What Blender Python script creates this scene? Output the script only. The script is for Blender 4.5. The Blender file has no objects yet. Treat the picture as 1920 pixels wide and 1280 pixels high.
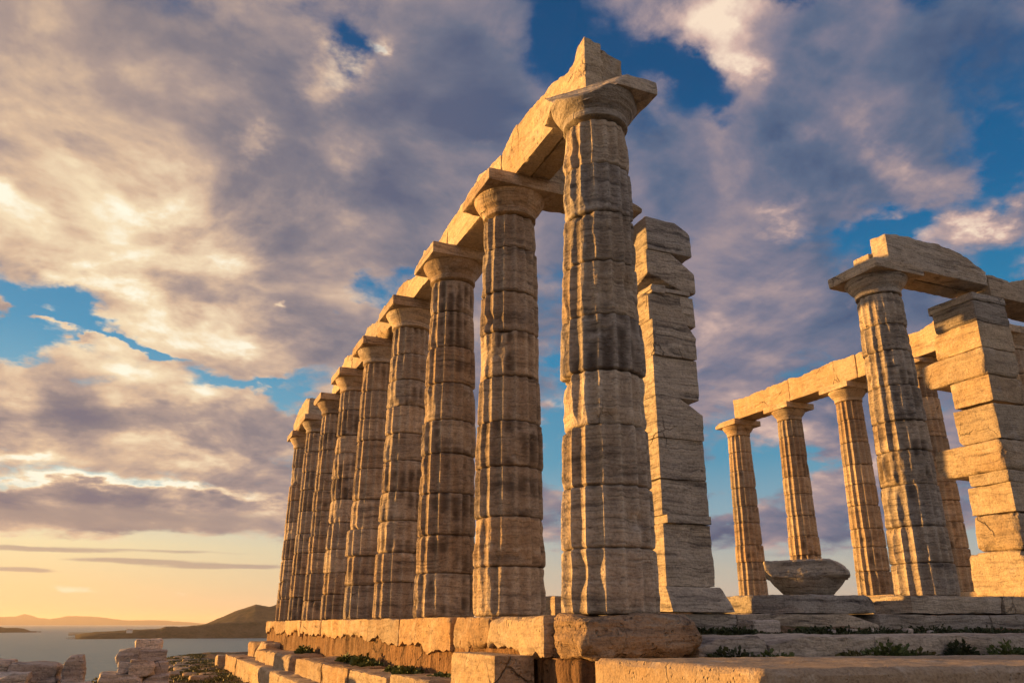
import bpy, math, random
import numpy as np
from mathutils import Vector, Matrix

scene = bpy.context.scene
COL = scene.collection
R = math.radians

# ------------------------------------------------------------------ camera
cam_d = bpy.data.cameras.new('camera')
cam = bpy.data.objects.new('camera', cam_d); COL.objects.link(cam)
cam_d.sensor_width = 36.0
cam_d.lens = 1502.0 / 1920 * 36
cam_d.clip_start = 0.05
cam_d.clip_end = 200000
cam.location = (-4.11, -7.165, -0.079)
PITCH, YAW = 0.3381, 0.4048
cam.rotation_euler = (math.pi / 2 + PITCH, 0, -YAW)
scene.camera = cam

# ------------------------------------------------------------------ view
scene.view_settings.view_transform = 'Standard'
scene.view_settings.look = 'None'
scene.view_settings.exposure = 1.3
scene.view_settings.gamma = 1

# ------------------------------------------------------------------ sun
SUN_EL = R(2.8)
SDX, SDY = -0.7214, 0.6925                       # horizontal direction towards the sun
SUN_AZ = math.atan2(SDX, SDY)                # from +y towards +x
sl = bpy.data.lights.new('sun', 'SUN'); sun = bpy.data.objects.new('sun', sl); COL.objects.link(sun)
sl.energy = 5.0; sl.angle = R(0.5); sl.color = (1.0, 0.48, 0.115)
tosun = Vector((math.sin(SUN_AZ) * math.cos(SUN_EL), math.cos(SUN_AZ) * math.cos(SUN_EL), math.sin(SUN_EL)))
sun.rotation_euler = tosun.to_track_quat('Z', 'Y').to_euler()

# ------------------------------------------------------------------ node helper
class NT:
    def __init__(s, tree): s.t = tree; s.n = tree.nodes; s.l = tree.links
    def new(s, typ, **k):
        n = s.n.new(typ)
        for a, b in k.items(): setattr(n, a, b)
        return n
    def set(s, sock, v):
        if isinstance(v, bpy.types.NodeSocket): s.l.new(v, sock)
        elif v is not None:
            if isinstance(v, (tuple, list)) and sock.type == 'RGBA' and len(v) == 3: v = (*v, 1)
            sock.default_value = v
    def math(s, op, a, b=None, c=None, clamp=False):
        n = s.new('ShaderNodeMath', operation=op, use_clamp=clamp)
        s.set(n.inputs[0], a)
        if b is not None: s.set(n.inputs[1], b)
        if c is not None: s.set(n.inputs[2], c)
        return n.outputs[0]
    def vmath(s, op, a, b=None, out=0):
        n = s.new('ShaderNodeVectorMath', operation=op)
        s.set(n.inputs[0], a)
        if b is not None: s.set(n.inputs['Scale' if op == 'SCALE' else 1], b)
        return n.outputs[out]
    def comb(s, x, y, z):
        n = s.new('ShaderNodeCombineXYZ')
        for i, v in enumerate((x, y, z)): s.set(n.inputs[i], v)
        return n.outputs[0]
    def sep(s, v):
        n = s.new('ShaderNodeSeparateXYZ'); s.set(n.inputs[0], v); return n.outputs
    def noise(s, vec, scale, detail=4, rough=0.55, dist=0.0, color=False):
        n = s.new('ShaderNodeTexNoise'); s.set(n.inputs['Vector'], vec)
        n.inputs['Scale'].default_value = scale; n.inputs['Detail'].default_value = detail
        n.inputs['Roughness'].default_value = rough; n.inputs['Distortion'].default_value = dist
        return n.outputs['Color' if color else 0]
    def ramp(s, fac, stops, interp='LINEAR'):
        n = s.new('ShaderNodeValToRGB'); s.set(n.inputs[0], fac)
        cr = n.color_ramp; cr.interpolation = interp
        while len(cr.elements) > 1: cr.elements.remove(cr.elements[-1])
        cr.elements[0].position = stops[0][0]; cr.elements[0].color = (*stops[0][1], 1)
        for p, c in stops[1:]:
            e = cr.elements.new(p); e.color = (*c, 1)
        return n.outputs[0]
    def map(s, v, a, b, c=0.0, d=1.0, interp='LINEAR'):
        n = s.new('ShaderNodeMapRange', interpolation_type=interp, clamp=True)
        s.set(n.inputs[0], v)
        for i, q in enumerate((a, b, c, d)): s.set(n.inputs[i + 1], q)
        return n.outputs[0]
    def mix(s, f, a, b, mode='MIX'):
        n = s.new('ShaderNodeMix', data_type='RGBA', blend_type=mode)
        s.set(n.inputs[0], f); s.set(n.inputs[6], a); s.set(n.inputs[7], b)
        return n.outputs[2]

def srgb(r, g, b):
    return tuple(((c / 255) / 12.92 if c / 255 < 0.04045 else ((c / 255 + 0.055) / 1.055) ** 2.4) for c in (r, g, b))

# ------------------------------------------------------------------ world: evening sky with broken cloud
world = bpy.data.worlds.new('World'); scene.world = world; world.use_nodes = True
wt = NT(world.node_tree); wt.n.clear()
COVER = [
    (-0.099, 0.532, 0.2494, 0.1454, 0.0, 0.55),
    (0.063, 0.453, 0.2152, 0.0926, 0.0, 0.45),
    (0.318, 0.646, 0.1719, 0.1201, -0.349, 0.4),
    (0.148, 0.699, 0.0345, 0.0226, 0.0, -0.62),
    (0.091, 0.67, 0.0441, 0.034, 0.0, 0.25),
    (0.478, 0.711, 0.0448, 0.0748, -0.349, -0.95),
    (0.58, 0.664, 0.0623, 0.0353, 0.0, -0.75),
    (0.66, 0.617, 0.0665, 0.0328, -0.262, -0.95),
    (0.807, 0.689, 0.0384, 0.0298, 0.0, -1.0),
    (0.988, 0.641, 0.0517, 0.0254, 0.0, -0.5),
    (1.04, 0.505, 0.0354, 0.0576, 0.698, -0.9),
    (1.006, 0.466, 0.0311, 0.0271, 0.698, -0.5),
    (0.941, 0.421, 0.0714, 0.0285, 0.349, -0.95),
    (0.857, 0.414, 0.0655, 0.0268, 0.262, -0.85),
    (1.008, 0.373, 0.0298, 0.033, 0.0, -0.7),
    (0.752, 0.281, 0.0369, 0.0374, 0.0, -0.4),
    (0.685, 0.58, 0.0646, 0.0362, 0.0, -0.35),
    (0.382, 0.592, 0.0543, 0.0312, 0.0, -0.35),
    (0.534, 0.557, 0.0452, 0.0754, 0.0, -0.3),
    (-0.171, 0.34, 0.0508, 0.0224, 0.0, -1.35),
    (-0.121, 0.316, 0.0399, 0.0242, 0.0, -1.25),
    (-0.181, 0.285, 0.0343, 0.0166, 0.0, -1.1),
    (0.038, 0.342, 0.1483, 0.0373, 0.0, 0.8),
    (-0.032, 0.395, 0.0957, 0.0217, 0.0, 0.6),
    (-0.048, 0.227, 0.1767, 0.0473, 0.0, 0.6),
    (0.216, 0.395, 0.0522, 0.0235, 0.0, -1.0),
    (0.096, 0.4, 0.0461, 0.0158, 0.0, -0.45),
    (-0.056, 0.299, 0.0452, 0.0072, 0.0, -1.3),
    (0.07, 0.277, 0.0743, 0.01, 0.0, -1.1),
    (0.136, 0.259, 0.0256, 0.0102, 0.0, -0.7),
    (0.46, 0.284, 0.0276, 0.0265, 0.0, -0.9),
    (0.459, 0.199, 0.0268, 0.0521, 0.0, -1.0),
    (0.657, 0.177, 0.0376, 0.0471, 0.0, -1.1),
    (0.717, 0.187, 0.0426, 0.031, 0.0, -0.85),
    (0.679, 0.249, 0.0318, 0.0254, 0.0, -0.3),
    (0.585, 0.425, 0.0212, 0.039, 0.0, -0.2),
    (-0.143, 0.136, 0.029, 0.0055, 0.0, -0.6),
    (-0.007, 0.142, 0.1442, 0.007, 0.0, -0.5),
    (0.836, 0.56, 0.1413, 0.0748, 0.0, 0.4),
    (0.775, 0.367, 0.1863, 0.0928, 0.0, 0.45),
    (0.73, 0.645, 0.0649, 0.0516, 0.0, 0.4),
    (0.914, 0.496, 0.0641, 0.0398, 0.0, 0.35),
    (0.993, 0.427, 0.0311, 0.0221, 0.0, 0.7),
    (-0.05, 0.355, 0.0928, 0.0479, 0.0, 0.45),
    (0.127, 0.358, 0.1184, 0.0384, 0.0, 0.4),
    (-0.1, 0.21, 0.1358, 0.0402, 0.0, 0.5),
    (0.062, 0.188, 0.119, 0.0307, 0.0, 0.2),
    (-0.02, 0.112, 0.2587, 0.0207, 0.0, 1.5),
    (0.695, 0.096, 0.166, 0.0264, 0.0, 1.1),
    (0.803, 0.166, 0.0511, 0.0357, 0.0, 0.6),
    (0.758, 0.231, 0.0721, 0.037, 0.0, 0.4),
    (-0.18, 0.305, 0.0198, 0.0078, 0.0, 1.0),
    (-0.132, 0.301, 0.0136, 0.0052, 0.0, 1.0),
    (-0.147, 0.326, 0.0208, 0.008, 0.0, 0.7),
    (-0.105, 0.289, 0.0161, 0.0035, 0.0, 1.0),
    (0.91, 0.31, 0.0869, 0.0699, 0.0, 0.3),
]
LIGHT = [
    (-0.148, 0.473, 0.1822, 0.0836, 0.0, 0.16),
    (-0.114, 0.604, 0.1818, 0.054, 0.0, 0.1),
    (-0.028, 0.408, 0.1506, 0.0601, 0.0, 0.1),
    (0.143, 0.469, 0.179, 0.0757, 0.0, 0.06),
    (-0.226, 0.452, 0.0298, 0.0267, 0.0, 0.38),
    (-0.184, 0.406, 0.0668, 0.0277, 0.0, 0.14),
    (-0.13, 0.442, 0.0888, 0.0454, 0.0, 0.15),
    (-0.141, 0.38, 0.0535, 0.0137, 0.0, 0.32),
    (-0.063, 0.359, 0.0747, 0.0357, 0.0, 0.28),
    (0.038, 0.336, 0.0743, 0.0249, 0.0, 0.3),
    (-0.146, 0.55, 0.1029, 0.049, 0.0, 0.08),
    (-0.16, 0.531, 0.0949, 0.019, -0.349, -0.14),
    (0.026, 0.479, 0.0777, 0.0303, 0.0, -0.22),
    (-0.207, 0.61, 0.1096, 0.0305, 0.0, -0.12),
    (0.137, 0.526, 0.1059, 0.0743, 0.0, -0.12),
    (0.131, 0.659, 0.0373, 0.0318, 0.0, 0.6),
    (0.183, 0.701, 0.014, 0.0091, 0.0, 0.7),
    (0.054, 0.567, 0.0206, 0.0178, 0.0, 0.4),
    (0.177, 0.571, 0.044, 0.0276, 0.0, 0.28),
    (0.359, 0.729, 0.0494, 0.0171, 0.0, 0.15),
    (0.318, 0.646, 0.1178, 0.0962, 0.0, -0.22),
    (0.405, 0.611, 0.0703, 0.0555, 0.0, -0.15),
    (0.259, 0.701, 0.0956, 0.0345, 0.0, -0.15),
    (0.726, 0.666, 0.0438, 0.0396, 0.0, 0.5),
    (0.741, 0.617, 0.0283, 0.0145, 0.0, 0.4),
    (0.853, 0.616, 0.039, 0.0167, 0.0, 0.2),
    (0.92, 0.494, 0.0405, 0.0255, 0.0, 0.5),
    (0.811, 0.529, 0.0389, 0.0177, 0.0, 0.28),
    (0.996, 0.429, 0.0233, 0.0154, 0.0, 0.6),
    (0.767, 0.453, 0.0325, 0.0135, 0.0, 0.4),
    (0.596, 0.571, 0.0223, 0.0309, 0.0, 0.3),
    (0.658, 0.527, 0.0996, 0.0497, 0.0, -0.1),
    (0.902, 0.563, 0.0972, 0.0446, 0.0, -0.08),
    (0.764, 0.381, 0.0443, 0.0249, 0.0, 0.22),
    (0.67, 0.431, 0.0546, 0.0382, 0.0, 0.1),
    (0.943, 0.34, 0.0636, 0.0458, 0.0, -0.12),
    (1.058, 0.59, 0.0308, 0.02, 0.0, -0.1),
    (0.865, 0.676, 0.053, 0.016, 0.0, 0.2),
    (-0.135, 0.258, 0.0922, 0.0227, 0.0, 0.3),
    (0.067, 0.257, 0.0858, 0.0187, 0.0, 0.3),
    (-0.13, 0.201, 0.0907, 0.0225, 0.0, -0.15),
    (-0.019, 0.224, 0.0794, 0.021, 0.0, -0.12),
    (0.056, 0.188, 0.1008, 0.0147, 0.0, 0.35),
    (-0.138, 0.16, 0.0786, 0.0077, 0.0, 0.4),
    (-0.007, 0.138, 0.166, 0.0059, 0.0, 0.6),
    (-0.025, 0.111, 0.2258, 0.0149, 0.0, -0.22),
    (0.127, 0.358, 0.0988, 0.0256, 0.0, 0.15),
    (0.032, 0.386, 0.0753, 0.0124, 0.0, -0.1),
    (0.092, 0.374, 0.0091, 0.0063, 0.0, 0.5),
    (0.804, 0.172, 0.0455, 0.0239, 0.0, 0.4),
    (0.752, 0.225, 0.0482, 0.0247, 0.0, 0.35),
    (0.782, 0.137, 0.0514, 0.0119, 0.0, 0.2),
    (0.672, 0.105, 0.1329, 0.0243, 0.0, -0.1),
    (0.676, 0.288, 0.0387, 0.0384, 0.0, 0.15),
    (0.46, 0.261, 0.0206, 0.0159, 0.0, 0.4),
    (2.8, 0.45, 1.1, 0.5, 0.0, 0.68),  # pale sky patch behind the camera, added to fill the shaded faces
]
STREAK = [
    (-0.03, 0.109, 0.2562, 0.0172, 0.0, 0.75),
    (-0.122, 0.073, 0.0725, 0.0027, 0.0, 0.95),
    (-0.024, 0.065, 0.0639, 0.0028, 0.0, 0.9),
    (0.077, 0.061, 0.0575, 0.0029, 0.0, 1.0),
    (-0.124, 0.053, 0.0431, 0.0032, 0.0, 0.9),
    (0.018, 0.076, 0.1106, 0.0023, 0.0, 0.5),
    (0.171, 0.064, 0.0365, 0.003, 0.0, 0.5),
    (0.45, 0.096, 0.0389, 0.0038, 0.0, 0.5),
    (0.729, 0.074, 0.0811, 0.0047, 0.0, 0.4),
]
PUFF = [
    (-0.081, 0.034, 0.0199, 0.0054, 0.0, 0.55),
    (-0.057, 0.032, 0.0071, 0.0033, 0.0, 0.4),
    (0.032, 0.031, 0.0066, 0.0023, 0.0, 0.6),
    (-0.016, 0.027, 0.0053, 0.0022, 0.0, 0.5),
]

def build_sky():
    T = wt
    d = T.vmath('NORMALIZE', T.new('ShaderNodeTexCoord').outputs['Generated'])
    x, y, z = T.sep(d)
    az = T.math('ARCTAN2', x, y)
    el = T.math('ARCSINE', z)
    zz = T.math('ADD', T.math('MAXIMUM', z, 0.0), 0.26)
    q = T.comb(T.math('DIVIDE', x, zz), T.math('DIVIDE', y, zz), 3.7)          # cloud-layer coordinates
    # a little stretch so streaks lie along the layer
    n1 = T.noise(q, 1.5, 3, 0.5, color=True)
    n2 = T.noise(q, 5.0, 6, 0.6, color=True)
    a1 = T.sep(T.vmath('SUBTRACT', n1, (0.5, 0.5, 0.5)))
    a2 = T.sep(T.vmath('SUBTRACT', n2, (0.5, 0.5, 0.5)))
    vsc = T.map(el, 0.0, 0.45, 0.12, 1.0)                                       # flatter shapes towards the horizon
    azw = T.math('ADD', az, T.math('ADD', T.math('MULTIPLY', a1[0], 0.22), T.math('MULTIPLY', a2[0], 0.20)))
    elw = T.math('ADD', el, T.math('MULTIPLY', vsc, T.math('ADD', T.math('MULTIPLY', a1[1], 0.18), T.math('MULTIPLY', a2[1], 0.17))))
    azs = T.math('ADD', az, T.math('MULTIPLY', a2[0], 0.10)); els = T.math('ADD', el, T.math('MULTIPLY', a2[1], 0.005))
    def field(blobs, start, calm=False):
        tot = start
        for (ba, be, sa, se, rot, w) in blobs:
            dx = T.math('SUBTRACT', azs if calm else azw, ba); dy = T.math('SUBTRACT', els if calm else elw, be)
            if rot:
                c, s = math.cos(rot), math.sin(rot)
                u = T.math('ADD', T.math('MULTIPLY', dx, c), T.math('MULTIPLY', dy, s))
                v = T.math('SUBTRACT', T.math('MULTIPLY', dy, c), T.math('MULTIPLY', dx, s))
            else: u, v = dx, dy
            u = T.math('DIVIDE', u, sa); v = T.math('DIVIDE', v, se)
            e = T.math('MULTIPLY_ADD', u, u, T.math('MULTIPLY', v, v))
            g = T.math('POWER', 2.71828, T.math('MULTIPLY', e, -1.0))
            tot = T.math('MULTIPLY_ADD', g, w, tot)
        return tot
    nb = T.noise(q, 2.9, 9, 0.56, 0.3)
    nf = T.noise(q, 11.0, 7, 0.6, 0.25)
    dens0 = T.math('ADD', T.math('MULTIPLY', T.math('SUBTRACT', nb, 0.5), 2.1), T.math('MULTIPLY', T.math('SUBTRACT', nf, 0.5), 1.5))
    lowfade = T.map(el, 0.065, 0.125, -0.95, 0.34, 'SMOOTHSTEP')
    D = field(COVER, T.math('ADD', dens0, lowfade))
    alpha = T.map(D, -0.30, 0.44, 0, 1, 'SMOOTHSTEP')
    # light on the clouds: brighter where a thin rim faces the sun
    qs = T.vmath('ADD', q, (SDX * 0.10, SDY * 0.10, 0.0))
    nbs = T.noise(qs, 2.9, 6, 0.56, 0.3)
    rim = T.math('MULTIPLY', T.math('SUBTRACT', nb, nbs), 2.1)
    rim = T.math('ADD', rim, T.math('MULTIPLY', T.math('SUBTRACT', nf, 0.5), 0.6))
    thin = T.math('MULTIPLY', T.math('SUBTRACT', 0.55, T.math('MINIMUM', D, 1.1)), 0.20)
    dsun = T.math('MAXIMUM', T.vmath('DOT_PRODUCT', d, tuple(tosun), 1), 0.0)
    near = T.math('POWER', dsun, 2.6)
    L0 = T.math('ADD', T.math('ADD', T.math('MULTIPLY', near, 0.45), 0.33), T.math('ADD', rim, thin))
    Lm = field(LIGHT, L0)
    cool = T.ramp(Lm, [(0.0, srgb(66, 88, 122)), (0.22, srgb(90, 106, 134)), (0.42, srgb(122, 122, 142)), (0.62, srgb(160, 144, 150)), (0.8, srgb(208, 178, 168)), (1.0, srgb(248, 224, 200))])
    warm = T.ramp(Lm, [(0.0, srgb(112, 110, 126)), (0.25, srgb(138, 128, 132)), (0.45, srgb(172, 152, 144)), (0.65, srgb(216, 186, 158)), (0.85, srgb(244, 222, 186)), (1.0, srgb(255, 249, 226))])
    wf = T.map(dsun, 0.22, 0.70)
    cloud = T.mix(wf, cool, warm)
    # clear sky
    skyt = T.new('ShaderNodeTexSky', sky_type='NISHITA', sun_disc=False)
    skyt.sun_elevation = SUN_EL; skyt.sun_rotation = SUN_AZ % (2 * math.pi); skyt.air_density = 1.0; skyt.dust_density = 1.5
    nish = T.vmath('SCALE', skyt.outputs[0], 0.15)
    ef = T.map(el, 0.0, 0.75)
    gl = T.ramp(ef, [(0.0, srgb(238, 196, 148)), (0.05, srgb(242, 212, 158)), (0.11, srgb(240, 224, 178)), (0.165, srgb(208, 213, 198)), (0.24, srgb(140, 192, 206)), (0.42, srgb(64, 148, 188)), (0.62, srgb(34, 112, 162)), (0.85, srgb(6, 82, 132)), (1.0, srgb(2, 74, 124))])
    gr = T.ramp(ef, [(0.0, srgb(192, 182, 170)), (0.08, srgb(182, 184, 174)), (0.16, srgb(134, 170, 186)), (0.25, srgb(74, 150, 182)), (0.42, srgb(32, 130, 174)), (0.62, srgb(6, 98, 150)), (0.85, srgb(0, 78, 128)), (1.0, srgb(0, 72, 120))])
    clear = T.mix(T.map(az, -0.1, 0.52), gl, gr)
    clear = T.mix(0.03, clear, nish)
    glow = T.math('MULTIPLY', T.math('POWER', dsun, 22.0), 0.35)
    clear = T.vmath('ADD', clear, T.vmath('SCALE', srgb(255, 226, 160), glow))
    out = T.mix(alpha, clear, cloud)
    # thin low streak clouds near the horizon
    st = field(STREAK, T.math('MULTIPLY', T.math('SUBTRACT', T.noise(T.comb(T.math('MULTIPLY', az, 5.0), T.math('MULTIPLY', el, 60.0), 1.3), 1.0, 5, 0.6), 0.5), 1.1), calm=True)
    sa_ = T.map(st, 0.22, 0.70, 0, 0.75, 'SMOOTHSTEP')
    out = T.mix(sa_, out, T.mix(wf, srgb(136, 134, 148), srgb(160, 144, 138)))
    pf = field(PUFF, T.math('ADD', -0.25, T.math('MULTIPLY', T.math('SUBTRACT', nf, 0.5), 1.6)), calm=True)
    out = T.mix(T.map(pf, 0.0, 0.55, 0, 0.9, 'SMOOTHSTEP'), out, T.mix(wf, srgb(196, 168, 162), srgb(255, 232, 196)))
    # faint air light over the sea and below the horizon
    out = T.mix(T.map(el, -0.02, 0.0, 1, 0), out, srgb(190, 150, 120))
    bg = T.new('ShaderNodeBackground'); T.set(bg.inputs[0], T.vmath('SCALE', out, 4.1)); bg.inputs[1].default_value = 0.10
    o = T.new('ShaderNodeOutputWorld'); T.l.new(bg.outputs[0], o.inputs[0])
build_sky()


# ------------------------------------------------------------------ numeric noise
_rs = np.random.RandomState(11)
_TAB = _rs.rand(64, 64, 64).astype(np.float32)
def vnoise(P, seed=0):
    P = np.asarray(P, np.float32) + np.float32(seed * 7.31 + 500.5)
    i = np.floor(P).astype(np.int64); f = P - i
    f = f * f * (3 - 2 * f)
    i0 = i & 63; i1 = (i + 1) & 63
    x0, y0, z0 = i0.T; x1, y1, z1 = i1.T; fx, fy, fz = f.T
    def L(a, b, t): return a + (b - a) * t
    return L(L(L(_TAB[x0, y0, z0], _TAB[x1, y0, z0], fx), L(_TAB[x0, y1, z0], _TAB[x1, y1, z0], fx), fy),
             L(L(_TAB[x0, y0, z1], _TAB[x1, y0, z1], fx), L(_TAB[x0, y1, z1], _TAB[x1, y1, z1], fx), fy), fz)
def fbm(P, seed=0, oct=4, gain=0.5):
    P = np.asarray(P, np.float32); s = 0; a = 1.0; t = 0
    for k in range(oct):
        s = s + a * vnoise(P * (2.03 ** k), seed + k * 3.7); t += a; a *= gain
    return s / t - 0.5                                    # about -0.5 .. 0.5

# ------------------------------------------------------------------ objects
def mesh(name, V, faces, mat, parent=None, loc=(0, 0, 0), smooth=True, sharp=None, attrs=None):
    """faces: list of integer arrays (n,k)"""
    me = bpy.data.meshes.new(name)
    V = np.asarray(V, np.float32)
    me.vertices.add(len(V)); me.vertices.foreach_set('co', V.ravel())
    faces = [np.asarray(f, np.int32) for f in faces if len(f)]
    nl = sum(f.size for f in faces); npoly = sum(len(f) for f in faces)
    me.loops.add(nl); me.polygons.add(npoly)
    me.loops.foreach_set('vertex_index', np.concatenate([f.ravel() for f in faces]))
    tot = np.concatenate([np.full(len(f), f.shape[1], np.int32) for f in faces])
    st = np.concatenate([[0], np.cumsum(tot)[:-1]]).astype(np.int32)
    me.polygons.foreach_set('loop_start', st)
    me.polygons.foreach_set('loop_total', tot)
    me.polygons.foreach_set('use_smooth', np.full(npoly, smooth, bool))
    me.update(calc_edges=True); me.validate()
    if attrs:
        for k, v in attrs.items():
            a = me.attributes.new(k, 'FLOAT', 'POINT'); a.data.foreach_set('value', np.asarray(v, np.float32))
    if sharp and smooth: me.set_sharp_from_angle(angle=R(sharp))
    me.materials.append(mat)
    o = bpy.data.objects.new(name, me); COL.objects.link(o); o.location = loc
    if parent: o.parent = parent
    return o
def empty(name, loc):
    o = bpy.data.objects.new(name, None); COL.objects.link(o); o.location = loc; o.empty_display_size = 0.2
    return o
def tag(o, label=None, cat=None, group=None, kind=None):
    if label: o['label'] = label
    if cat: o['category'] = cat
    if group: o['group'] = group
    if kind: o['kind'] = kind
    elif label: o['kind'] = 'thing'
    return o

def box_lattice(n):
    nx, ny, nz = n
    I = np.stack(np.meshgrid(np.arange(nx + 1), np.arange(ny + 1), np.arange(nz + 1), indexing='ij'), -1)
    surf = ((I == 0) | (I == np.array([nx, ny, nz]))).any(-1)
    idx = np.full(surf.shape, -1); idx[surf] = np.arange(surf.sum())
    P = I[surf] / np.array([nx, ny, nz], float)
    F = []
    def quad(a, flip):
        q = np.stack([a[:-1, :-1], a[1:, :-1], a[1:, 1:], a[:-1, 1:]], -1).reshape(-1, 4)
        F.append(q[:, ::-1] if flip else q)
    quad(idx[0], True); quad(idx[-1], False)
    quad(idx[:, 0], False); quad(idx[:, -1], True)
    quad(idx[:, :, 0], True); quad(idx[:, :, -1], False)
    return P, np.concatenate(F)

def rock(b, seed, res=0.05, r=0.04, rmin=0.12, amp=0.03, fine=0.008, strata=0.0, cuts=(), top=None, bottom=None, warp=None, facets=0):
    """weathered block inside bounds b=(x0,x1,y0,y1,z0,z1); returns world verts, quads"""
    x0, x1, y0, y1, z0, z1 = b
    s = np.array([x1 - x0, y1 - y0, z1 - z0]); h = s / 2; c = np.array([(x0 + x1) / 2, (y0 + y1) / 2, (z0 + z1) / 2])
    n = np.clip(np.ceil(s / res).astype(int), 3, 90)
    P, F = box_lattice(n)
    p = (P - 0.5) * s
    w = p + c
    rr = np.minimum(r * (rmin + 5.0 * np.clip(fbm(w * 3.1, seed + 5, 4) + 0.08, 0, 1) + 0.5 * np.clip(fbm(w * 14, seed + 6, 2) + 0.3, 0, 1)), h.min() * 0.9)[:, None]
    q = np.clip(p, -(h - rr), h - rr); d = p - q
    ln = np.linalg.norm(d, axis=1, keepdims=True); nrm = d / np.maximum(ln, 1e-6)
    p2 = q + nrm * rr
    disp = amp * 2 * fbm(w * np.array([1.7, 1.7, 2.4]), seed, 4) + fine * 2 * fbm(w * 13, seed + 9, 3)
    if strata: disp = disp + strata * 2 * fbm(w * np.array([1.1, 1.1, 13]), seed + 3, 3)
    p2 = p2 + nrm * disp[:, None]
    rng = random.Random(seed * 13 + 1)
    cl = list(cuts)
    for k in range(facets):
        sg = np.array([rng.choice((-1, 1)), rng.choice((-1, 1)), rng.choice((-1, 1, 1))])
        nn = sg * np.array([rng.uniform(.3, 1), rng.uniform(.3, 1), rng.uniform(.3, 1)]) / np.maximum(s, 0.2)
        nn = nn / np.linalg.norm(nn)
        cl.append((tuple(nn), float(np.dot(np.abs(nn), h) * rng.uniform(.70, .9))))
    for nn, dd in cl:
        nn = np.array(nn, float); nn /= np.linalg.norm(nn)
        e = p2 @ nn - dd - 0.03 * fbm(w * 3.1, seed + 21, 3) - 0.008 * fbm(w * 16, seed + 22, 2)
        p2 = p2 - nn * np.maximum(e, 0)[:, None]
    W = p2 + c
    if top is not None:
        t = np.clip((W[:, 2] - z0) / (z1 - z0), 0, 1.2)
        W[:, 2] = z0 + t * (top(W[:, 0], W[:, 1]) - z0)
    if bottom is not None:
        t = np.clip((z1 - W[:, 2]) / (z1 - z0), 0, 1.2)
        W[:, 2] = z1 - t * (z1 - bottom(W[:, 0], W[:, 1]))
    if warp is not None: W = warp(W)
    return W, F

def prof(pts):
    xs = [a for a, _ in pts]; ys = [b for _, b in pts]
    return lambda t: np.interp(t, xs, ys)

def block(name, b, seed, mat, parent=None, origin=None, sharp=38, **k):
    W, F = rock(b, seed, **k)
    if parent is not None: o = mesh(name, W - np.array(parent.location), [F], mat, parent, sharp=sharp)
    else:
        org = np.array(origin if origin is not None else ((b[0] + b[1]) / 2, (b[2] + b[3]) / 2, b[4]))
        o = mesh(name, W - org, [F], mat, None, tuple(org), sharp=sharp)
    return o

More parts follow.
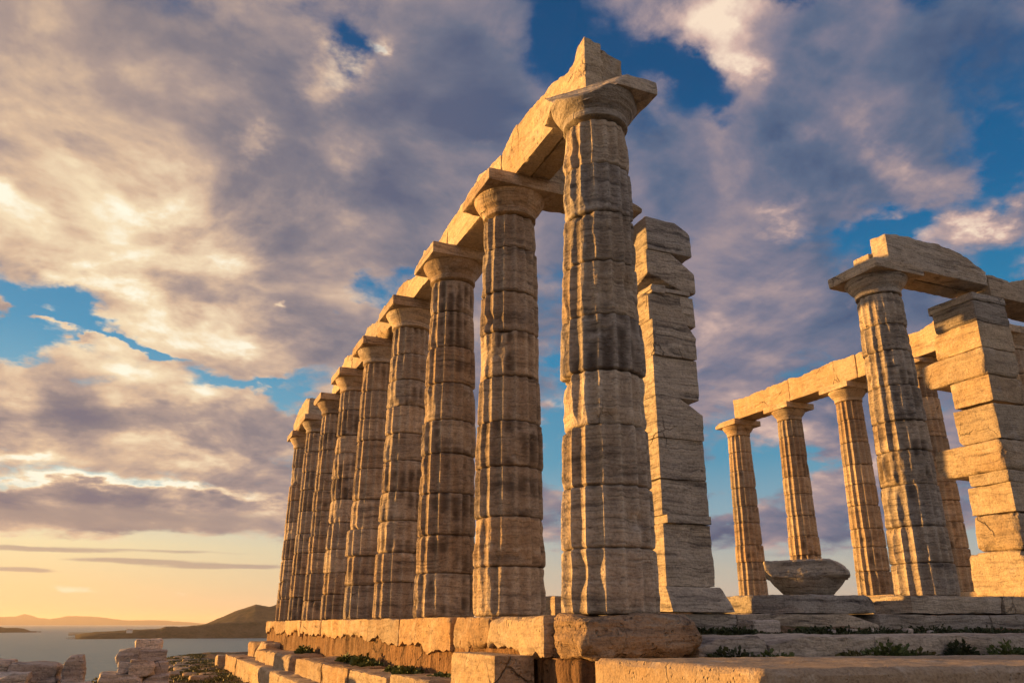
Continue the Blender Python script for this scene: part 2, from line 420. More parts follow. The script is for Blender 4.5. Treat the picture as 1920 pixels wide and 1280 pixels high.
# ------------------------------------------------------------------ stone
def stone(name, pale, ochre, dark, stra=1.0, warm=0.5, pits=0.3, bump=0.85, lichen=0.45, vert=False, sc=1.0, white=0.6):
    m = bpy.data.materials.new(name); m.use_nodes = True
    T = NT(m.node_tree); bs = T.n['Principled BSDF']
    P = T.new('ShaderNodeNewGeometry').outputs['Position']
    rnd = T.new('ShaderNodeObjectInfo').outputs['Random']
    P = T.vmath('ADD', P, T.comb(T.math('MULTIPLY', rnd, 9.0), 0.0, T.math('MULTIPLY', rnd, 5.0)))
    if sc != 1.0: P = T.vmath('SCALE', P, sc)
    big = T.noise(P, 0.9, 5, 0.6, 0.4)
    mid = T.noise(P, 4.2, 6, 0.62, 0.3)
    fine = T.noise(P, 34.0, 5, 0.65)
    sv = T.vmath('MULTIPLY', P, (7.0, 7.0, 0.8) if vert else (0.9, 0.9, 11.0))
    sv = T.vmath('ADD', sv, T.vmath('SCALE', T.noise(P, 1.6, 3, 0.5, color=True), 1.6))
    st = T.noise(sv, 1.0, 6, 0.62)
    st2 = T.noise(T.vmath('SCALE', sv, 3.4), 1.0, 4, 0.6)
    col = T.mix(T.map(T.math('ADD', big, T.math('MULTIPLY', T.math('SUBTRACT', rnd, 0.5), 0.34)), 0.5 - 0.22 * warm, 0.78 - 0.22 * warm), pale, ochre)
    r2 = T.math('FRACT', T.math('MULTIPLY', rnd, 37.13))
    col = T.mix(T.math('MULTIPLY', T.map(mid, 0.5, 0.72), 0.45), col, dark)
    wh = T.noise(T.vmath('ADD', P, (7.3, 1.1, 4.7)), 2.6, 7, 0.68, 0.6)
    col = T.mix(T.math('MULTIPLY', T.map(wh, 0.54, 0.66), white), col, (0.60, 0.55, 0.48))
    col = T.mix(1.0, col, T.ramp(r2, [(0.0, (0.78, 0.80, 0.84)), (0.35, (0.95, 0.96, 0.98)), (0.7, (1.05, 1.03, 1.0)), (1.0, (1.2, 1.17, 1.12))]), 'MULTIPLY')
    k = 0.8 * stra
    col = T.mix(1.0, col, T.ramp(st, [(0.25, (1 - k, 1 - k, 1 - k * 0.95)), (0.47, (1, 1, 1)), (0.62, (1 + 0.12 * stra,) * 3), (0.8, (1 - 0.4 * k,) * 3)]), 'MULTIPLY')
    col = T.mix(1.0, col, T.ramp(fine, [(0.3, (0.62, 0.61, 0.60)), (0.5, (1, 1, 1)), (0.72, (1.18, 1.17, 1.14))]), 'MULTIPLY')
    k2 = 0.5 * min(stra, 1.0)
    col = T.mix(1.0, col, T.ramp(st2, [(0.30, (1 - k2, 1 - k2, 1 - k2)), (0.46, (1, 1, 1)), (0.62, (1 + .2 * k2,) * 3)]), 'MULTIPLY')
    # lichen and soot patches
    li = T.math('MULTIPLY', T.map(T.noise(T.vmath('MULTIPLY', P, (1, 1, 1.6)), 2.3, 8, 0.7, 0.5), 0.57, 0.66), T.map(fine, 0.35, 0.6))
    col = T.mix(T.math('MULTIPLY', li, lichen), col, (0.055, 0.05, 0.05))
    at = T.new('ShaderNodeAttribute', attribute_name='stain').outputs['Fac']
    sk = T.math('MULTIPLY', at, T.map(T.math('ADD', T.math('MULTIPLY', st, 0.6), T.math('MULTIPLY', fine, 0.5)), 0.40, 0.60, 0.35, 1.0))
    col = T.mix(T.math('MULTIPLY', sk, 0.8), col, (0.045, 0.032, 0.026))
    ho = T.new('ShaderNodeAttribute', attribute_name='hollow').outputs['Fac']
    col = T.mix(T.math('MULTIPLY', ho, 0.50), col, T.mix(1.0, col, (0.50, 0.42, 0.36), 'MULTIPLY'))  # flute hollows: weathering brown plus shade put into the colour
    # a few hairline cracks
    cv = T.new('ShaderNodeTexVoronoi', feature='DISTANCE_TO_EDGE'); cv.inputs['Scale'].default_value = 1.3
    T.set(cv.inputs['Vector'], T.vmath('ADD', T.vmath('MULTIPLY', P, (1, 1, 0.8)), T.vmath('SCALE', T.noise(P, 2.6, 5, 0.6, color=True), 0.22)))
    crk = T.math('MULTIPLY', T.map(cv.outputs['Distance'], 0.0, 0.014, 1, 0), T.map(T.noise(P, 0.8, 2), 0.57, 0.66))
    col = T.mix(T.math('MULTIPLY', crk, 0.6), col, (0.03, 0.025, 0.022))
    T.set(bs.inputs['Base Color'], col)
    T.set(bs.inputs['Roughness'], T.map(mid, 0.3, 0.7, 0.75, 0.95)); bs.inputs['Specular IOR Level'].default_value = 0.25
    vo = T.new('ShaderNodeTexVoronoi'); T.set(vo.inputs['Vector'], T.vmath('ADD', P, T.vmath('SCALE', T.noise(P, 9, 3, color=True), 0.09))); vo.inputs['Scale'].default_value = 17
    pit = T.math('MULTIPLY', T.map(vo.outputs[0], 0.0, 0.32, -1, 0), T.map(T.noise(P, 3.0, 3), 0.45, 0.6))
    hgt = T.math('ADD', T.math('MULTIPLY', st, 0.9 * stra), T.math('MULTIPLY', st2, 0.42 * stra))
    hgt = T.math('ADD', hgt, T.math('ADD', T.math('MULTIPLY', mid, 0.8), T.math('MULTIPLY', fine, 0.35)))
    hgt = T.math('SUBTRACT', T.math('ADD', hgt, T.math('MULTIPLY', pit, pits)), T.math('MULTIPLY', crk, 0.8))
    b = T.new('ShaderNodeBump'); b.inputs['Strength'].default_value = bump; b.inputs['Distance'].default_value = 0.05
    T.set(b.inputs['Height'], hgt); T.set(bs.inputs['Normal'], b.outputs[0])
    return m
M_S = stone('weathered_marble_brown', (0.51, 0.44, 0.355), (0.42, 0.33, 0.24), (0.26, 0.21, 0.17), 0.9, 0.6, 0.3)
M_G = stone('weathered_marble_grey', (0.49, 0.445, 0.385), (0.42, 0.355, 0.275), (0.28, 0.25, 0.22), 1.0, 0.4, 0.35)
M_P = stone('pier_marble', (0.46, 0.425, 0.375), (0.40, 0.35, 0.285), (0.28, 0.255, 0.225), 1.25, 0.4, 0.25, lichen=0.25)
M_A = stone('architrave_marble', (0.56, 0.48, 0.36), (0.48, 0.37, 0.24), (0.34, 0.28, 0.21), 0.6, 0.5, 0.5, 0.9, lichen=0.4, white=0.4)
M_N = stone('clean_marble', (0.52, 0.44, 0.33), (0.44, 0.34, 0.23), (0.28, 0.22, 0.165), 0.7, 0.5, 0.2, lichen=0.2)
M_B = stone('stylobate_marble', (0.47, 0.38, 0.27), (0.41, 0.28, 0.16), (0.22, 0.17, 0.13), 0.55, 0.6, 0.6, 1.0, lichen=0.5, white=0.4)
M_F = stone('poros_stone', (0.23, 0.135, 0.07), (0.18, 0.10, 0.05), (0.10, 0.06, 0.035), 1.0, 0.5, 0.9, 1.0, lichen=0.15, vert=True, white=0.0)
M_C = stone('coarse_limestone', (0.42, 0.34, 0.25), (0.38, 0.28, 0.18), (0.24, 0.19, 0.15), 0.15, 0.5, 0.9, 0.7, lichen=0.5, sc=1.6)
M_D = stone('dark_pitted_marble', (0.36, 0.285, 0.21), (0.28, 0.195, 0.13), (0.14, 0.11, 0.09), 0.8, 0.5, 0.8, 1.2, lichen=0.85, white=0.15)
M_R = stone('boulder_limestone', (0.62, 0.56, 0.50), (0.54, 0.45, 0.38), (0.36, 0.32, 0.29), 0.9, 0.4, 0.5, 1.1, lichen=0.5)

# ------------------------------------------------------------------ columns
FL = 16
def drum_mesh(zb, zt, radius, seed, T, rows, wear, stain, off, H, gap=0.0012, chips=2):
    rng = random.Random(seed)
    th = np.linspace(0, 2 * np.pi, T, endpoint=False)
    hz = zt - zb
    u = np.linspace(0, 1, rows)
    u = 0.5 - 0.5 * np.cos(np.pi * (0.15 * u * 0 + u)) * 1.0 if rows > 12 else u
    u = 0.6 * u + 0.4 * np.linspace(0, 1, rows)
    z = zb + gap + u * (hz - 2 * gap)
    TH, Z = np.meshgrid(th, z); TH = TH.ravel(); Z = Z.ravel()
    U = (Z - zb) / hz
    Rz = radius(Z)
    cx, cy = np.cos(TH), np.sin(TH)
    P = np.stack([cx * Rz, cy * Rz, Z], 1)
    wob = fbm(P * np.array([2.2, 2.2, 2.0]), seed, 3)
    ph = (TH / (2 * np.pi) * FL + off) % 1.0
    s = np.abs(2 * ph - 1)                                        # 1 on the arris
    dep = 0.118 * Rz * (0.95 + 0.3 * fbm(P * 3, seed + 31, 2))
    rfl = Rz - dep * (1 - s ** 2.2)
    wn = np.clip(fbm(P * np.array([3.0, 3.0, 2.4]), seed + 7, 4) + 0.5, 0, 1)
    we = wear * (0.10 + 3.2 * np.clip(wn - 0.40, 0, 1)) + 0.006 * np.clip(fbm(P * 11, seed + 61, 3) + .1, 0, 1)
    # ends of the drum wear back first, so flutes close in rounded tips
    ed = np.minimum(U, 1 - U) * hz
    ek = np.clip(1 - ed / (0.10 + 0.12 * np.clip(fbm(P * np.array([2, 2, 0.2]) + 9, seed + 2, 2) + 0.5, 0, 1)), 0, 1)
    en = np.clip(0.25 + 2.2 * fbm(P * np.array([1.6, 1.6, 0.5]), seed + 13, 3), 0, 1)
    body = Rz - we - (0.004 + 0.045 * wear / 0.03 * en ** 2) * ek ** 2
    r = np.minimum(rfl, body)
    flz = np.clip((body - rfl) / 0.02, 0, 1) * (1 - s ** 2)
    # rolled edge at the joint
    r -= (0.026 + 0.03 * np.clip(fbm(P * np.array([4., 4., .3]), seed + 51, 3), 0, 1)) * np.clip(1 - ed / 0.024, 0, 1) ** 1.4
    r += 0.007 * wob + 0.010 * fbm(P * np.array([1.3, 1.3, 15]), seed + 4, 3) * (0.6 + wear / 0.03) + 0.007 * fbm(P * 15, seed + 17, 3)
    for k in range(chips):
        a = rng.uniform(0, 2 * np.pi); zc = rng.choice((zb, zt, rng.uniform(zb, zt))); w1 = rng.uniform(.06, .2); w2 = rng.uniform(.05, .16)
        da = np.angle(np.exp(1j * (TH - a))) * Rz
        r -= rng.uniform(.03, .075) * np.exp(-((da / w1) ** 2 + ((Z - zc) / w2) ** 2) ** 1.5) * (0.7 + 0.9 * wob)
    X = np.stack([cx * r, cy * r, Z], 1)
    n = rows
    I = np.arange(n * T).reshape(n, T); J = np.roll(I, -1, 1)
    Q = np.stack([I[:-1], J[:-1], J[1:], I[1:]], -1).reshape(-1, 4)
    V = np.concatenate([X, [[0, 0, z[0]], [0, 0, z[-1]]]])
    cb, ct = n * T, n * T + 1
    c1 = np.stack([J[0], I[0], np.full(T, cb)], -1); c2 = np.stack([I[-1], J[-1], np.full(T, ct)], -1)
    pn = fbm(P * np.array([3.2, 3.2, 4.4]), seed + 40, 4)
    fn = fbm(np.stack([np.floor(TH / (2 * np.pi) * FL + off) * 1.7, Z * 2.2, Z * 0 + seed], 1), seed + 44, 2)
    stk = fbm(P * np.array([1.5, 1.5, 26]), seed + 47, 3)
    ed2 = fbm(P * np.array([9, 9, 16]), seed + 49, 3)
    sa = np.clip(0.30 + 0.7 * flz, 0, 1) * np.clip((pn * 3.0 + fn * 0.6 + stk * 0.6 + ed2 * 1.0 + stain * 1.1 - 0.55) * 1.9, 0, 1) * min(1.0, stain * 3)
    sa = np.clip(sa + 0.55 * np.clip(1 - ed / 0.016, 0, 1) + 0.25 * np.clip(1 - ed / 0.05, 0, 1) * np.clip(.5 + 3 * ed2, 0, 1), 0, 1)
    ho = flz * np.clip(0.75 + 1.6 * wob, 0.2, 1)  # flute tone: dirt and painted-in shade, strongest deep in the hollow
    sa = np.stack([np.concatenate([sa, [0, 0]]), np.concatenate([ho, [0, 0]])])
    return V, [Q, c1, c2], sa

def lathe(pr, T, seed, amp=0.012, cuts=(), fine=0.005):
    pr = np.array(pr); n = len(pr); th = np.linspace(0, 2 * np.pi, T, endpoint=False)
    RR = np.repeat(pr[:, 0], T); ZZ = np.repeat(pr[:, 1], T); TT = np.tile(th, n)
    X = np.stack([np.cos(TT) * RR, np.sin(TT) * RR, ZZ], 1)
    d = amp * 2 * fbm(X * np.array([2.5, 2.5, 4]), seed, 4) + fine * 2 * fbm(X * 15, seed + 3, 3)
    X[:, :2] *= (1 + d / np.maximum(RR, .05))[:, None]
    for nn, dd in cuts:
        nn = np.array(nn, float); nn /= np.linalg.norm(nn)
        e = X @ nn - dd - 0.035 * fbm(X * 3.1, seed + 21, 3) - 0.01 * fbm(X * 14, seed + 22, 2)
        X = X - nn * np.maximum(e, 0)[:, None]
    I = np.arange(n * T).reshape(n, T); J = np.roll(I, -1, 1)
    Q = np.stack([I[:-1], J[:-1], J[1:], I[1:]], -1).reshape(-1, 4)
    V = np.concatenate([X, [[0, 0, pr[0, 1]], [0, 0, pr[-1, 1]]]])
    return V, [Q, np.stack([J[0], I[0], np.full(T, n * T)], -1), np.stack([I[-1], J[-1], np.full(T, n * T + 1)], -1)]

def column(x, y, z0, label, group, seed, H=5.97, rb=0.487, rt=0.382, joints=None, T=96, rows=20, wear=0.02, stains=None, mat=None,
           ab=0.55, ab_cuts=(), ec_cuts=(), lean=(0, 0), capital=True, bumps=None, abx=0.0, chips=2):
    rng = random.Random(seed)
    mat = mat or M_S
    root = empty('doric_column', (x, y, z0)); tag(root, label, 'column', group)
    hs = H - 0.52                                                   # shaft height
    if joints is None:
        k = rng.choice((9, 10)); js = [0]
        for i in range(1, k): js.append(i * hs / k + rng.uniform(-.07, .07))
        js.append(hs)
    else: js = list(joints)
    off0 = rng.random()
    def sh(V):                                                      # slight lean of the axis
        V = np.array(V); V[:, 0] += lean[0] * V[:, 2] / H; V[:, 1] += lean[1] * V[:, 2] / H; return V
    for i in range(len(js) - 1):
        dr = rng.uniform(-.012, .012); w = wear * rng.choice((0.5, 0.8, 1.0, 1.5, 1.9))
        if bumps and i in bumps: dr, w = bumps[i]
        rad = lambda Z, dr=dr: rb + (rt - rb) * (Z / hs) + 0.008 * np.sin(np.pi * Z / hs) + dr
        stn = (stains[i] if stains else rng.choice((0.0, 0.05, 0.15, 0.3, 0.55, 0.7)))
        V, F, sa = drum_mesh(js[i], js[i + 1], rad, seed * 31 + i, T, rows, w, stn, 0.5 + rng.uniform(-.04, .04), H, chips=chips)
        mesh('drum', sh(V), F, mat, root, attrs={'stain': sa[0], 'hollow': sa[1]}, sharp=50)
    if capital:
        zz = hs + 0.004
        pr = [(rt - 0.012, zz), (rt + 0.006, zz + 0.012), (rt + 0.008, zz + 0.09), (rt - 0.004, zz + 0.10), (rt + 0.014, zz + 0.115), (rt + 0.018, zz + 0.135)]
        for t in np.linspace(0, 1, 12)[1:]:
            pr.append((rt + 0.02 + (ab * 0.955 - rt - 0.02) * (t ** 0.72 if t < .9 else .9 ** .72 + (t - .9) * 0.5), zz + 0.14 + (0.185 * t)))
        pr.append((pr[-1][0] - 0.02, zz + 0.329))
        V, F = lathe(pr, max(T // 2, 64), seed + 5, 0.012, ec_cuts)
        mesh('echinus', sh(V), F, mat, root, sharp=45)
        b = (x - ab + abx, x + ab + abx, y - ab, y + ab, z0 + hs + 0.332, z0 + H)
        W, Fq = rock(b, seed + 8, res=0.035 if T > 100 else 0.05, r=0.022, amp=0.012, fine=0.006, cuts=ab_cuts, facets=0 if ab_cuts else 1)
        W = sh(W - np.array([x, y, z0]))
        mesh('abacus', W, [Fq], mat, root, sharp=35)
    return root

SP = 2.522
ROW = 'columns of the long left colonnade'
names = ['massive nearest column in the foreground, bare grey drums under a broken capital',
         'second column of the long left row, with a whole square capital, just behind the nearest',
         'third column of the long left row, its upper drums blackened',
         'fourth column of the long left row, counting from the nearest',
         'fifth column of the long left row, counting from the nearest',
         'sixth column of the long left row, fourth from its far end',
         'seventh column of the long left row, whose capital carries a beam on one side only',
         'eighth column of the long left row, under the near end of the lone beam block',
         'farthest column of the long left row, under the far end of the lone beam block']
J0 = [0, 0.60, 1.19, 1.80, 2.37, 2.98, 3.61, 4.22, 4.83, 5.42]
for i in range(9):
    k = dict(T=112, rows=22, wear=0.02)
    if i == 0:
        k = dict(T=288, rows=44, wear=0.022, joints=J0, mat=M_G, H=5.97, chips=3, lean=(0.045, 0.0),
                 stains=[0.12, 0.25, 0.2, 0.1, 0.62, 0.2, 0.1, 0.25, 0.15],
                 bumps={0: (0.0, .008), 1: (0.0, .009), 2: (-.004, .012), 3: (-.012, .04), 4: (.014, .014), 5: (0, .03), 6: (-.004, .026), 7: (0.0, .036), 8: (0.004, .03)},
                 ab_cuts=[((-0.66, -0.55, 0.5), 0.25), ((-0.9, 0.2, -0.3), 0.52)], ec_cuts=[((-0.66, -0.55, 0.5), 3.26), ((0.75, -0.65, 0.0), 0.50)])
    elif i == 1: k = dict(T=192, rows=32, wear=0.02, joints=[0, .58, 1.18, 1.81, 2.4, 3.01, 3.65, 4.23, 4.91, 5.43], stains=[.25, .35, .5, .7, .2, .35, .15, .2, .1])
    elif i == 2: k = dict(T=160, rows=28, wear=0.02, stains=[.55, .45, .65, .4, .65, .2, .3, .6, .85, .8])
    elif i == 4: k['bumps'] = {2: (.045, .02)}
    column(0, i * SP, 0, names[i], ROW, 100 + i, **k)

# column between the two wall ends of the porch
column(7.27, 2.56, 0.32, 'tall porch column just left of the notched right pier, blackened on its shaded side', 'columns of the porch', 140,
       H=5.64, T=192, rows=32, wear=0.022, mat=M_G, ab=0.57, stains=[.1, .15, .3, .4, .5, .4, .55, .2, .1, .1], rb=0.50, ab_cuts=[((0, -1, -1.6), 0.80)])
NR = 'columns of the right colonnade'
NX, NZ = 14.16, 0.63
for i, lb in ((6, 'leftmost column of the right colonnade, with a free-standing flat capital'), (5, 'second column from the left in the right colonnade, rising behind the fallen capital'),
              (4, 'third column from the left in the right colonnade, half behind the tall porch column'), (3, 'fluted column of the right colonnade seen through the notch of the right pier'),
              (2, 'column at the right picture edge, its capital just showing past the right pier')):
    column(NX + (-0.05 if i == 6 else 0), i * SP, NZ, lb, NR, 160 + i, T=144, rows=22, wear=0.006, mat=M_N, ab=0.56, stains=[.3, .45, .5, .25, .3, .15, .3, .2, .1, .1], chips=1)


# ------------------------------------------------------------------ beams of the left row
def beam(b, seed, label, group, pts=None, mat=None, axis='y', res=0.05, tilt=0.0, **k):
    top = None
    if pts:
        f = prof(pts); 
        if axis == 'y': top = lambda X, Y: f(Y) + tilt * (X - b[0]) * (Y < .5) + (0.06 * fbm(np.stack([X, Y, Y * 0], 1) * 4, seed + 2, 3) + 0.08 * np.clip(fbm(np.stack([X, Y, Y * 0], 1) * 7, seed + 4, 3) - .08, -1, 0) - 0.02)
        else: top = lambda X, Y: f(X) + (0.06 * fbm(np.stack([X, Y, Y * 0], 1) * 4, seed + 2, 3) + 0.08 * np.clip(fbm(np.stack([X, Y, Y * 0], 1) * 7, seed + 4, 3) - .08, -1, 0) - 0.02)
    o = block('architrave_beam', b, seed, mat or M_A, top=top, res=res, **{**dict(r=0.022, amp=0.04, fine=0.016, strata=0.008), **k})
    return tag(o, label, 'beam', group)
BS = 'beams on the left colonnade'
HT = 5.972
beam((-.13, .10, -.12, 2.50, HT, 6.72), 201, 'front slab of the broken beam on the nearest column, ending in a sharp peak', BS,
     [(-.2, 6.78), (.07, 6.75), (.17, 6.58), (.3, 6.53), (.8, 6.70), (1.3, 6.74), (2.0, 6.78), (2.3, 6.68), (2.5, 6.60)], res=0.035, facets=0, amp=0.035, tilt=-.28)
beam((.125, .41, -.08, 2.49, HT + .002, 6.62), 202, 'rear slab of the broken beam on the nearest column, right of the dark joint', BS,
     [(-.2, 6.68), (.25, 6.62), (.5, 6.55), (1.5, 6.6), (2.5, 6.55)], facets=0, tilt=-.35)
bl = [None, 'beam from the second to the third column of the left row, lit gold', 'beam from the third to the fourth column of the left row, notched at its top',
      'beam from the fourth to the fifth column of the left row', 'beam from the fifth to the sixth column of the left row', 'beam from the sixth to the seventh column of the left row, last before the gap', None,
      'lone rounded beam block at the far end of the left row']
tops = {1: [(2.5, 6.62), (3.4, 6.75), (4.4, 6.66), (5.03, 6.62)], 2: [(5.05, 6.62), (5.55, 6.52), (5.9, 6.5), (6.4, 6.72), (6.7, 6.45), (7.0, 6.42), (7.56, 6.6)],
        3: [(7.57, 6.62), (8.2, 6.66), (8.7, 6.5), (9.4, 6.74), (10.08, 6.6)], 4: [(10.1, 6.6), (11, 6.72), (11.8, 6.5), (12.6, 6.62)], 5: [(12.6, 6.66), (13.6, 6.72), (14.6, 6.55), (15.1, 6.45)],
        7: [(17.4, 6.55), (18.2, 6.72), (19.4, 6.66), (20.4, 6.4)]}
for i in (1, 2, 3, 4, 5):
    beam((-.14, .42, i * SP + .012, (i + 1) * SP - .012, HT, 6.74), 210 + i, bl[i], BS, tops[i], facets=1)
beam((-.42, .40, 17.45, 20.45, HT, 6.72), 219, bl[7], BS, tops[7], r=0.09, amp=0.02, mat=M_N)

# beam from the left row across to the near pier
beam((.47, 2.12, 2.24, 2.80, HT - .02, 6.66), 221, 'cross beam between the second left column and the grey pier behind the nearest column', 'beams of the porch',
     [(.4, 6.6), (1.2, 6.5), (1.6, 6.2), (2.2, 6.05), (3, 6.06)], axis='x', facets=1)

# ------------------------------------------------------------------ grey pier behind the nearest column
pier = empty('wall_pier', (2.5, 2.6, 0.05)); tag(pier, 'tall grey pier of stacked blocks right behind the nearest column', 'pier', 'wall ends of the porch')
pj = [0.38, 1.20, 1.31, 1.80, 2.37, 2.97, 3.57, 4.12, 4.60, 4.66, 5.26, 5.80]
rng = random.Random(5)
for i in range(len(pj) - 1):
    j = rng.uniform(-.012, .012); g = rng.uniform(-.015, .02)
    x0 = 2.07 + j; x1 = 2.84 + g + (0.05 if i > 6 else 0)
    if pj[i] == 1.20: x0, x1 = 2.12, 2.83
    if pj[i] == 4.60: x0, x1 = 2.10, 2.80
    thin = pj[i + 1] - pj[i] < 0.15
    cuts = []
    if i == 7: cuts = [((0.55, -0.1, 0.8), 0.41)]
    if i == 9: cuts = [((-0.35, -0.35, -0.9), 0.38)]
    if i == 10: cuts = [((0.7, -.2, .7), 0.44)]
    block('block', (x0, x1, 2.1 + rng.uniform(-.03, .03), 3.08 + rng.uniform(-.05, .05), pj[i] + .001, pj[i + 1] - .001), 300 + i, M_P, pier, res=0.032,
          r=0.008 if thin else 0.016, amp=0.010 if thin else 0.016, fine=0.007, strata=0.010, cuts=cuts, facets=0 if thin else 1)
# wedges in the cracked course
block('filler_stone', (2.62, 2.86, 2.12, 2.5, 4.30, 4.58), 330, M_P, pier, res=0.03, r=0.03, amp=0.02)
block('filler_stone', (2.74, 2.88, 2.13, 2.45, 4.11, 4.29), 331, M_P, pier, res=0.03, r=0.03, amp=0.02)
block('filler_stone', (2.12, 2.36, 2.10, 2.5, 4.565, 4.70), 332, M_P, pier, res=0.03, r=0.02, amp=0.012)
def foot(W):
    t = np.clip((0.40 - W[:, 2]) / 0.34, 0, 1)
    W[:, 0] += (W[:, 0] - 2.45) * 0.34 * t ** 0.7 * (W[:, 0] > 2.45); W[:, 1] -= 0.16 * t ** 0.7 * (W[:, 1] < 2.6); return W
block('moulded_base', (2.0, 2.84, 2.06, 3.15, 0.06, 0.375), 333, M_P, pier, res=0.035, r=0.02, amp=0.012, warp=foot)

# ------------------------------------------------------------------ notched pier at the right
ant = empty('wall_pier', (9.6, 2.7, 0.32)); tag(ant, 'golden notched pier at the right edge with one block jutting out to the left', 'pier', 'wall ends of the porch')
lv = [(0.33, 1.10, 3.20), (1.10, 1.72, 2.96), (1.72, 2.22, 2.95), (2.22, 2.62, 2.90), (2.63, 3.18, 3.50), (3.18, 3.66, 2.92), (3.66, 4.14, 2.90), (4.15, 4.66, 3.46), (4.66, 5.16, 3.05), (5.16, 5.58, 2.98), (5.585, 5.74, 3.06)]
lv[3] = (2.22, 2.43, 2.86); lv[4] = (2.43, 2.98, 3.50); lv[5] = (2.98, 3.62, 2.93)
for i, (za, zb, yb) in enumerate(lv):
    r0 = 0.05
    if i in (0, 1): r0 = 0.16
    if i == 4: r0 = 0.14
    if i == 7: r0 = 0.10
    block('block', (9.14 + random.Random(i).uniform(-.012, .012), 10.03 + random.Random(i + 9).uniform(-.02, .02), 2.1 + random.Random(i + 4).uniform(-.012, .012), yb, za + .001, zb - .001), 350 + i, M_P if i > 8 else M_N, ant,
          res=0.035, r=r0 * 0.5, rmin=(0.6 if r0 > .06 else .12), amp=0.018, fine=0.007, strata=0.006, cuts=([((0, 1, -.9), 0.56), ((0, 1, 1.3), 0.56), ((-.8, 1, 0), .86)] if i in (4, 7) else [((0, 1, 0.9), 0.62), ((0, 1, -1.2), .60)] if i in (0, 1, 2) else [((0, 1, (-1) ** i * .8), .46)]))

BP = 'beams of the porch'
beam((7.22, 9.72, 2.15, 2.50, 5.972, 6.62), 361, 'broad grey beam resting on the tall porch column and the notched pier', BP,
     [(7.1, 6.60), (7.5, 6.65), (8.6, 6.63), (9.1, 6.57), (9.5, 6.40), (9.75, 6.27)], axis='x', mat=M_G, amp=0.02, res=0.04)
beam((7.16, 9.70, 2.53, 2.90, 5.972, 6.40), 362, 'lower rear slab with a golden end beside the broad grey porch beam', BP,
     [(7.1, 6.34), (7.3, 6.42), (8.5, 6.38), (9.8, 6.2)], axis='x', amp=0.02, res=0.04)
beam((9.76, 13.55, 2.15, 2.88, 5.772, 6.30), 363, 'grey beam leaving the right picture edge beyond the notched pier', BP,
     [(9.7, 6.24), (10.4, 6.20), (10.9, 6.34), (11.3, 6.30), (13.6, 6.3)], axis='x', mat=M_G, amp=0.03)

# ------------------------------------------------------------------ beams of the right colonnade
BN = 'beams on the right colonnade'
zN = NZ + 5.972
beam((13.78, 14.5, 12.08, 14.86, zN, 7.36), 371, 'leftmost golden beam of the right colonnade', BN, [(12, 7.35), (13, 7.34), (14, 7.30), (14.9, 7.35)], mat=M_A, amp=0.02)
beam((13.76, 14.5, 9.26, 12.06, zN, 7.36), 372, 'middle golden beam of the right colonnade, left of the tall porch column', BN, [(9.2, 7.34), (10.5, 7.37), (11.6, 7.28), (12.1, 7.40)], mat=M_A, amp=0.02)
beam((13.77, 14.5, 5.1, 9.24, zN, 7.36), 373, 'golden beam with a jagged broken top seen between porch column and right pier', BN,
     [(5, 7.5), (6.3, 7.6), (6.6, 7.42), (7.0, 7.30), (7.6, 7.34), (8.4, 7.36), (9.3, 7.32)], mat=M_A, amp=0.03)

# ------------------------------------------------------------------ fallen capital on its base
fc = empty('fallen_capital', (5.0, 2.72, 0.31)); tag(fc, 'grey upturned capital block lying on a low stone between the two piers', 'stone block')
pr = [(0.37, 0.0), (0.40, 0.015), (0.435, 0.05), (0.49, 0.10), (0.545, 0.15), (0.59, 0.20), (0.625, 0.25), (0.645, 0.29), (0.64, 0.31)]
V, F = lathe(pr, 128, 381, 0.02, fine=.010)
mesh('echinus', V * np.array([.88, .74, 1]), F, M_P, fc, sharp=35)
W, Fq = rock((-.60, .585, -.46, .46, .25, .505), 382, res=0.028, r=0.035, rmin=.25, amp=0.03, fine=0.014, strata=0.02, cuts=[((0.6, -.1, 0.8), 0.36), ((-.7, -.1, -.75), 0.45)])
mesh('abacus', W, [Fq], M_P, fc, sharp=35)
fc.rotation_euler.z = R(-42)
o = block('base_stone', (3.72, 5.62, 2.06, 3.5, 0.055, 0.305), 383, M_P, res=0.05, r=0.06, amp=0.03, strata=0.012, cuts=[((0.7, 0, 0.7), 0.66), ((-.66, -.75, .05), .82)]); tag(o, 'low broad stone carrying the upturned capital', 'stone block')
o = block('base_stone', (6.30, 8.25, 2.02, 3.4, 0.06, 0.315), 384, M_P, res=0.05, r=0.05, amp=0.03, strata=0.012); tag(o, 'low stone under the tall porch column, half sunlit', 'stone block')
o = block('base_stone', (8.30, 11.2, 2.02, 3.5, 0.06, 0.325), 385, M_N, res=0.06, r=0.05, amp=0.03, strata=0.012); tag(o, 'low stone under the notched right pier', 'stone block')
o = block('base_stone', (13.55, 14.9, 14.3, 15.85, 0.33, 0.63), 386, M_N, res=0.06, r=0.04, amp=0.02); tag(o, 'golden stone under the leftmost column of the right colonnade', 'stone block', 'stones under the right colonnade')
for i, lb in ((5, 'stone under the second column of the right colonnade'), (4, 'stone under the third column of the right colonnade'), (3, 'stone under the fluted column behind the notched pier'), (2, 'stone under the column at the right picture edge')):
    o = block('base_stone', (13.5, 14.9, i * SP - 1.2, i * SP + 1.2, 0.30, 0.63), 386 + i, M_N, res=0.08, r=0.04, amp=0.02); tag(o, lb, 'stone block', 'stones under the right colonnade')
o = block('low_block', (1.85, 2.5, 5.0, 5.9, -.02, 0.34), 395, M_S, res=0.05, r=0.03, amp=0.02); tag(o, 'brown block glimpsed in the gap between the two nearest columns', 'stone block')

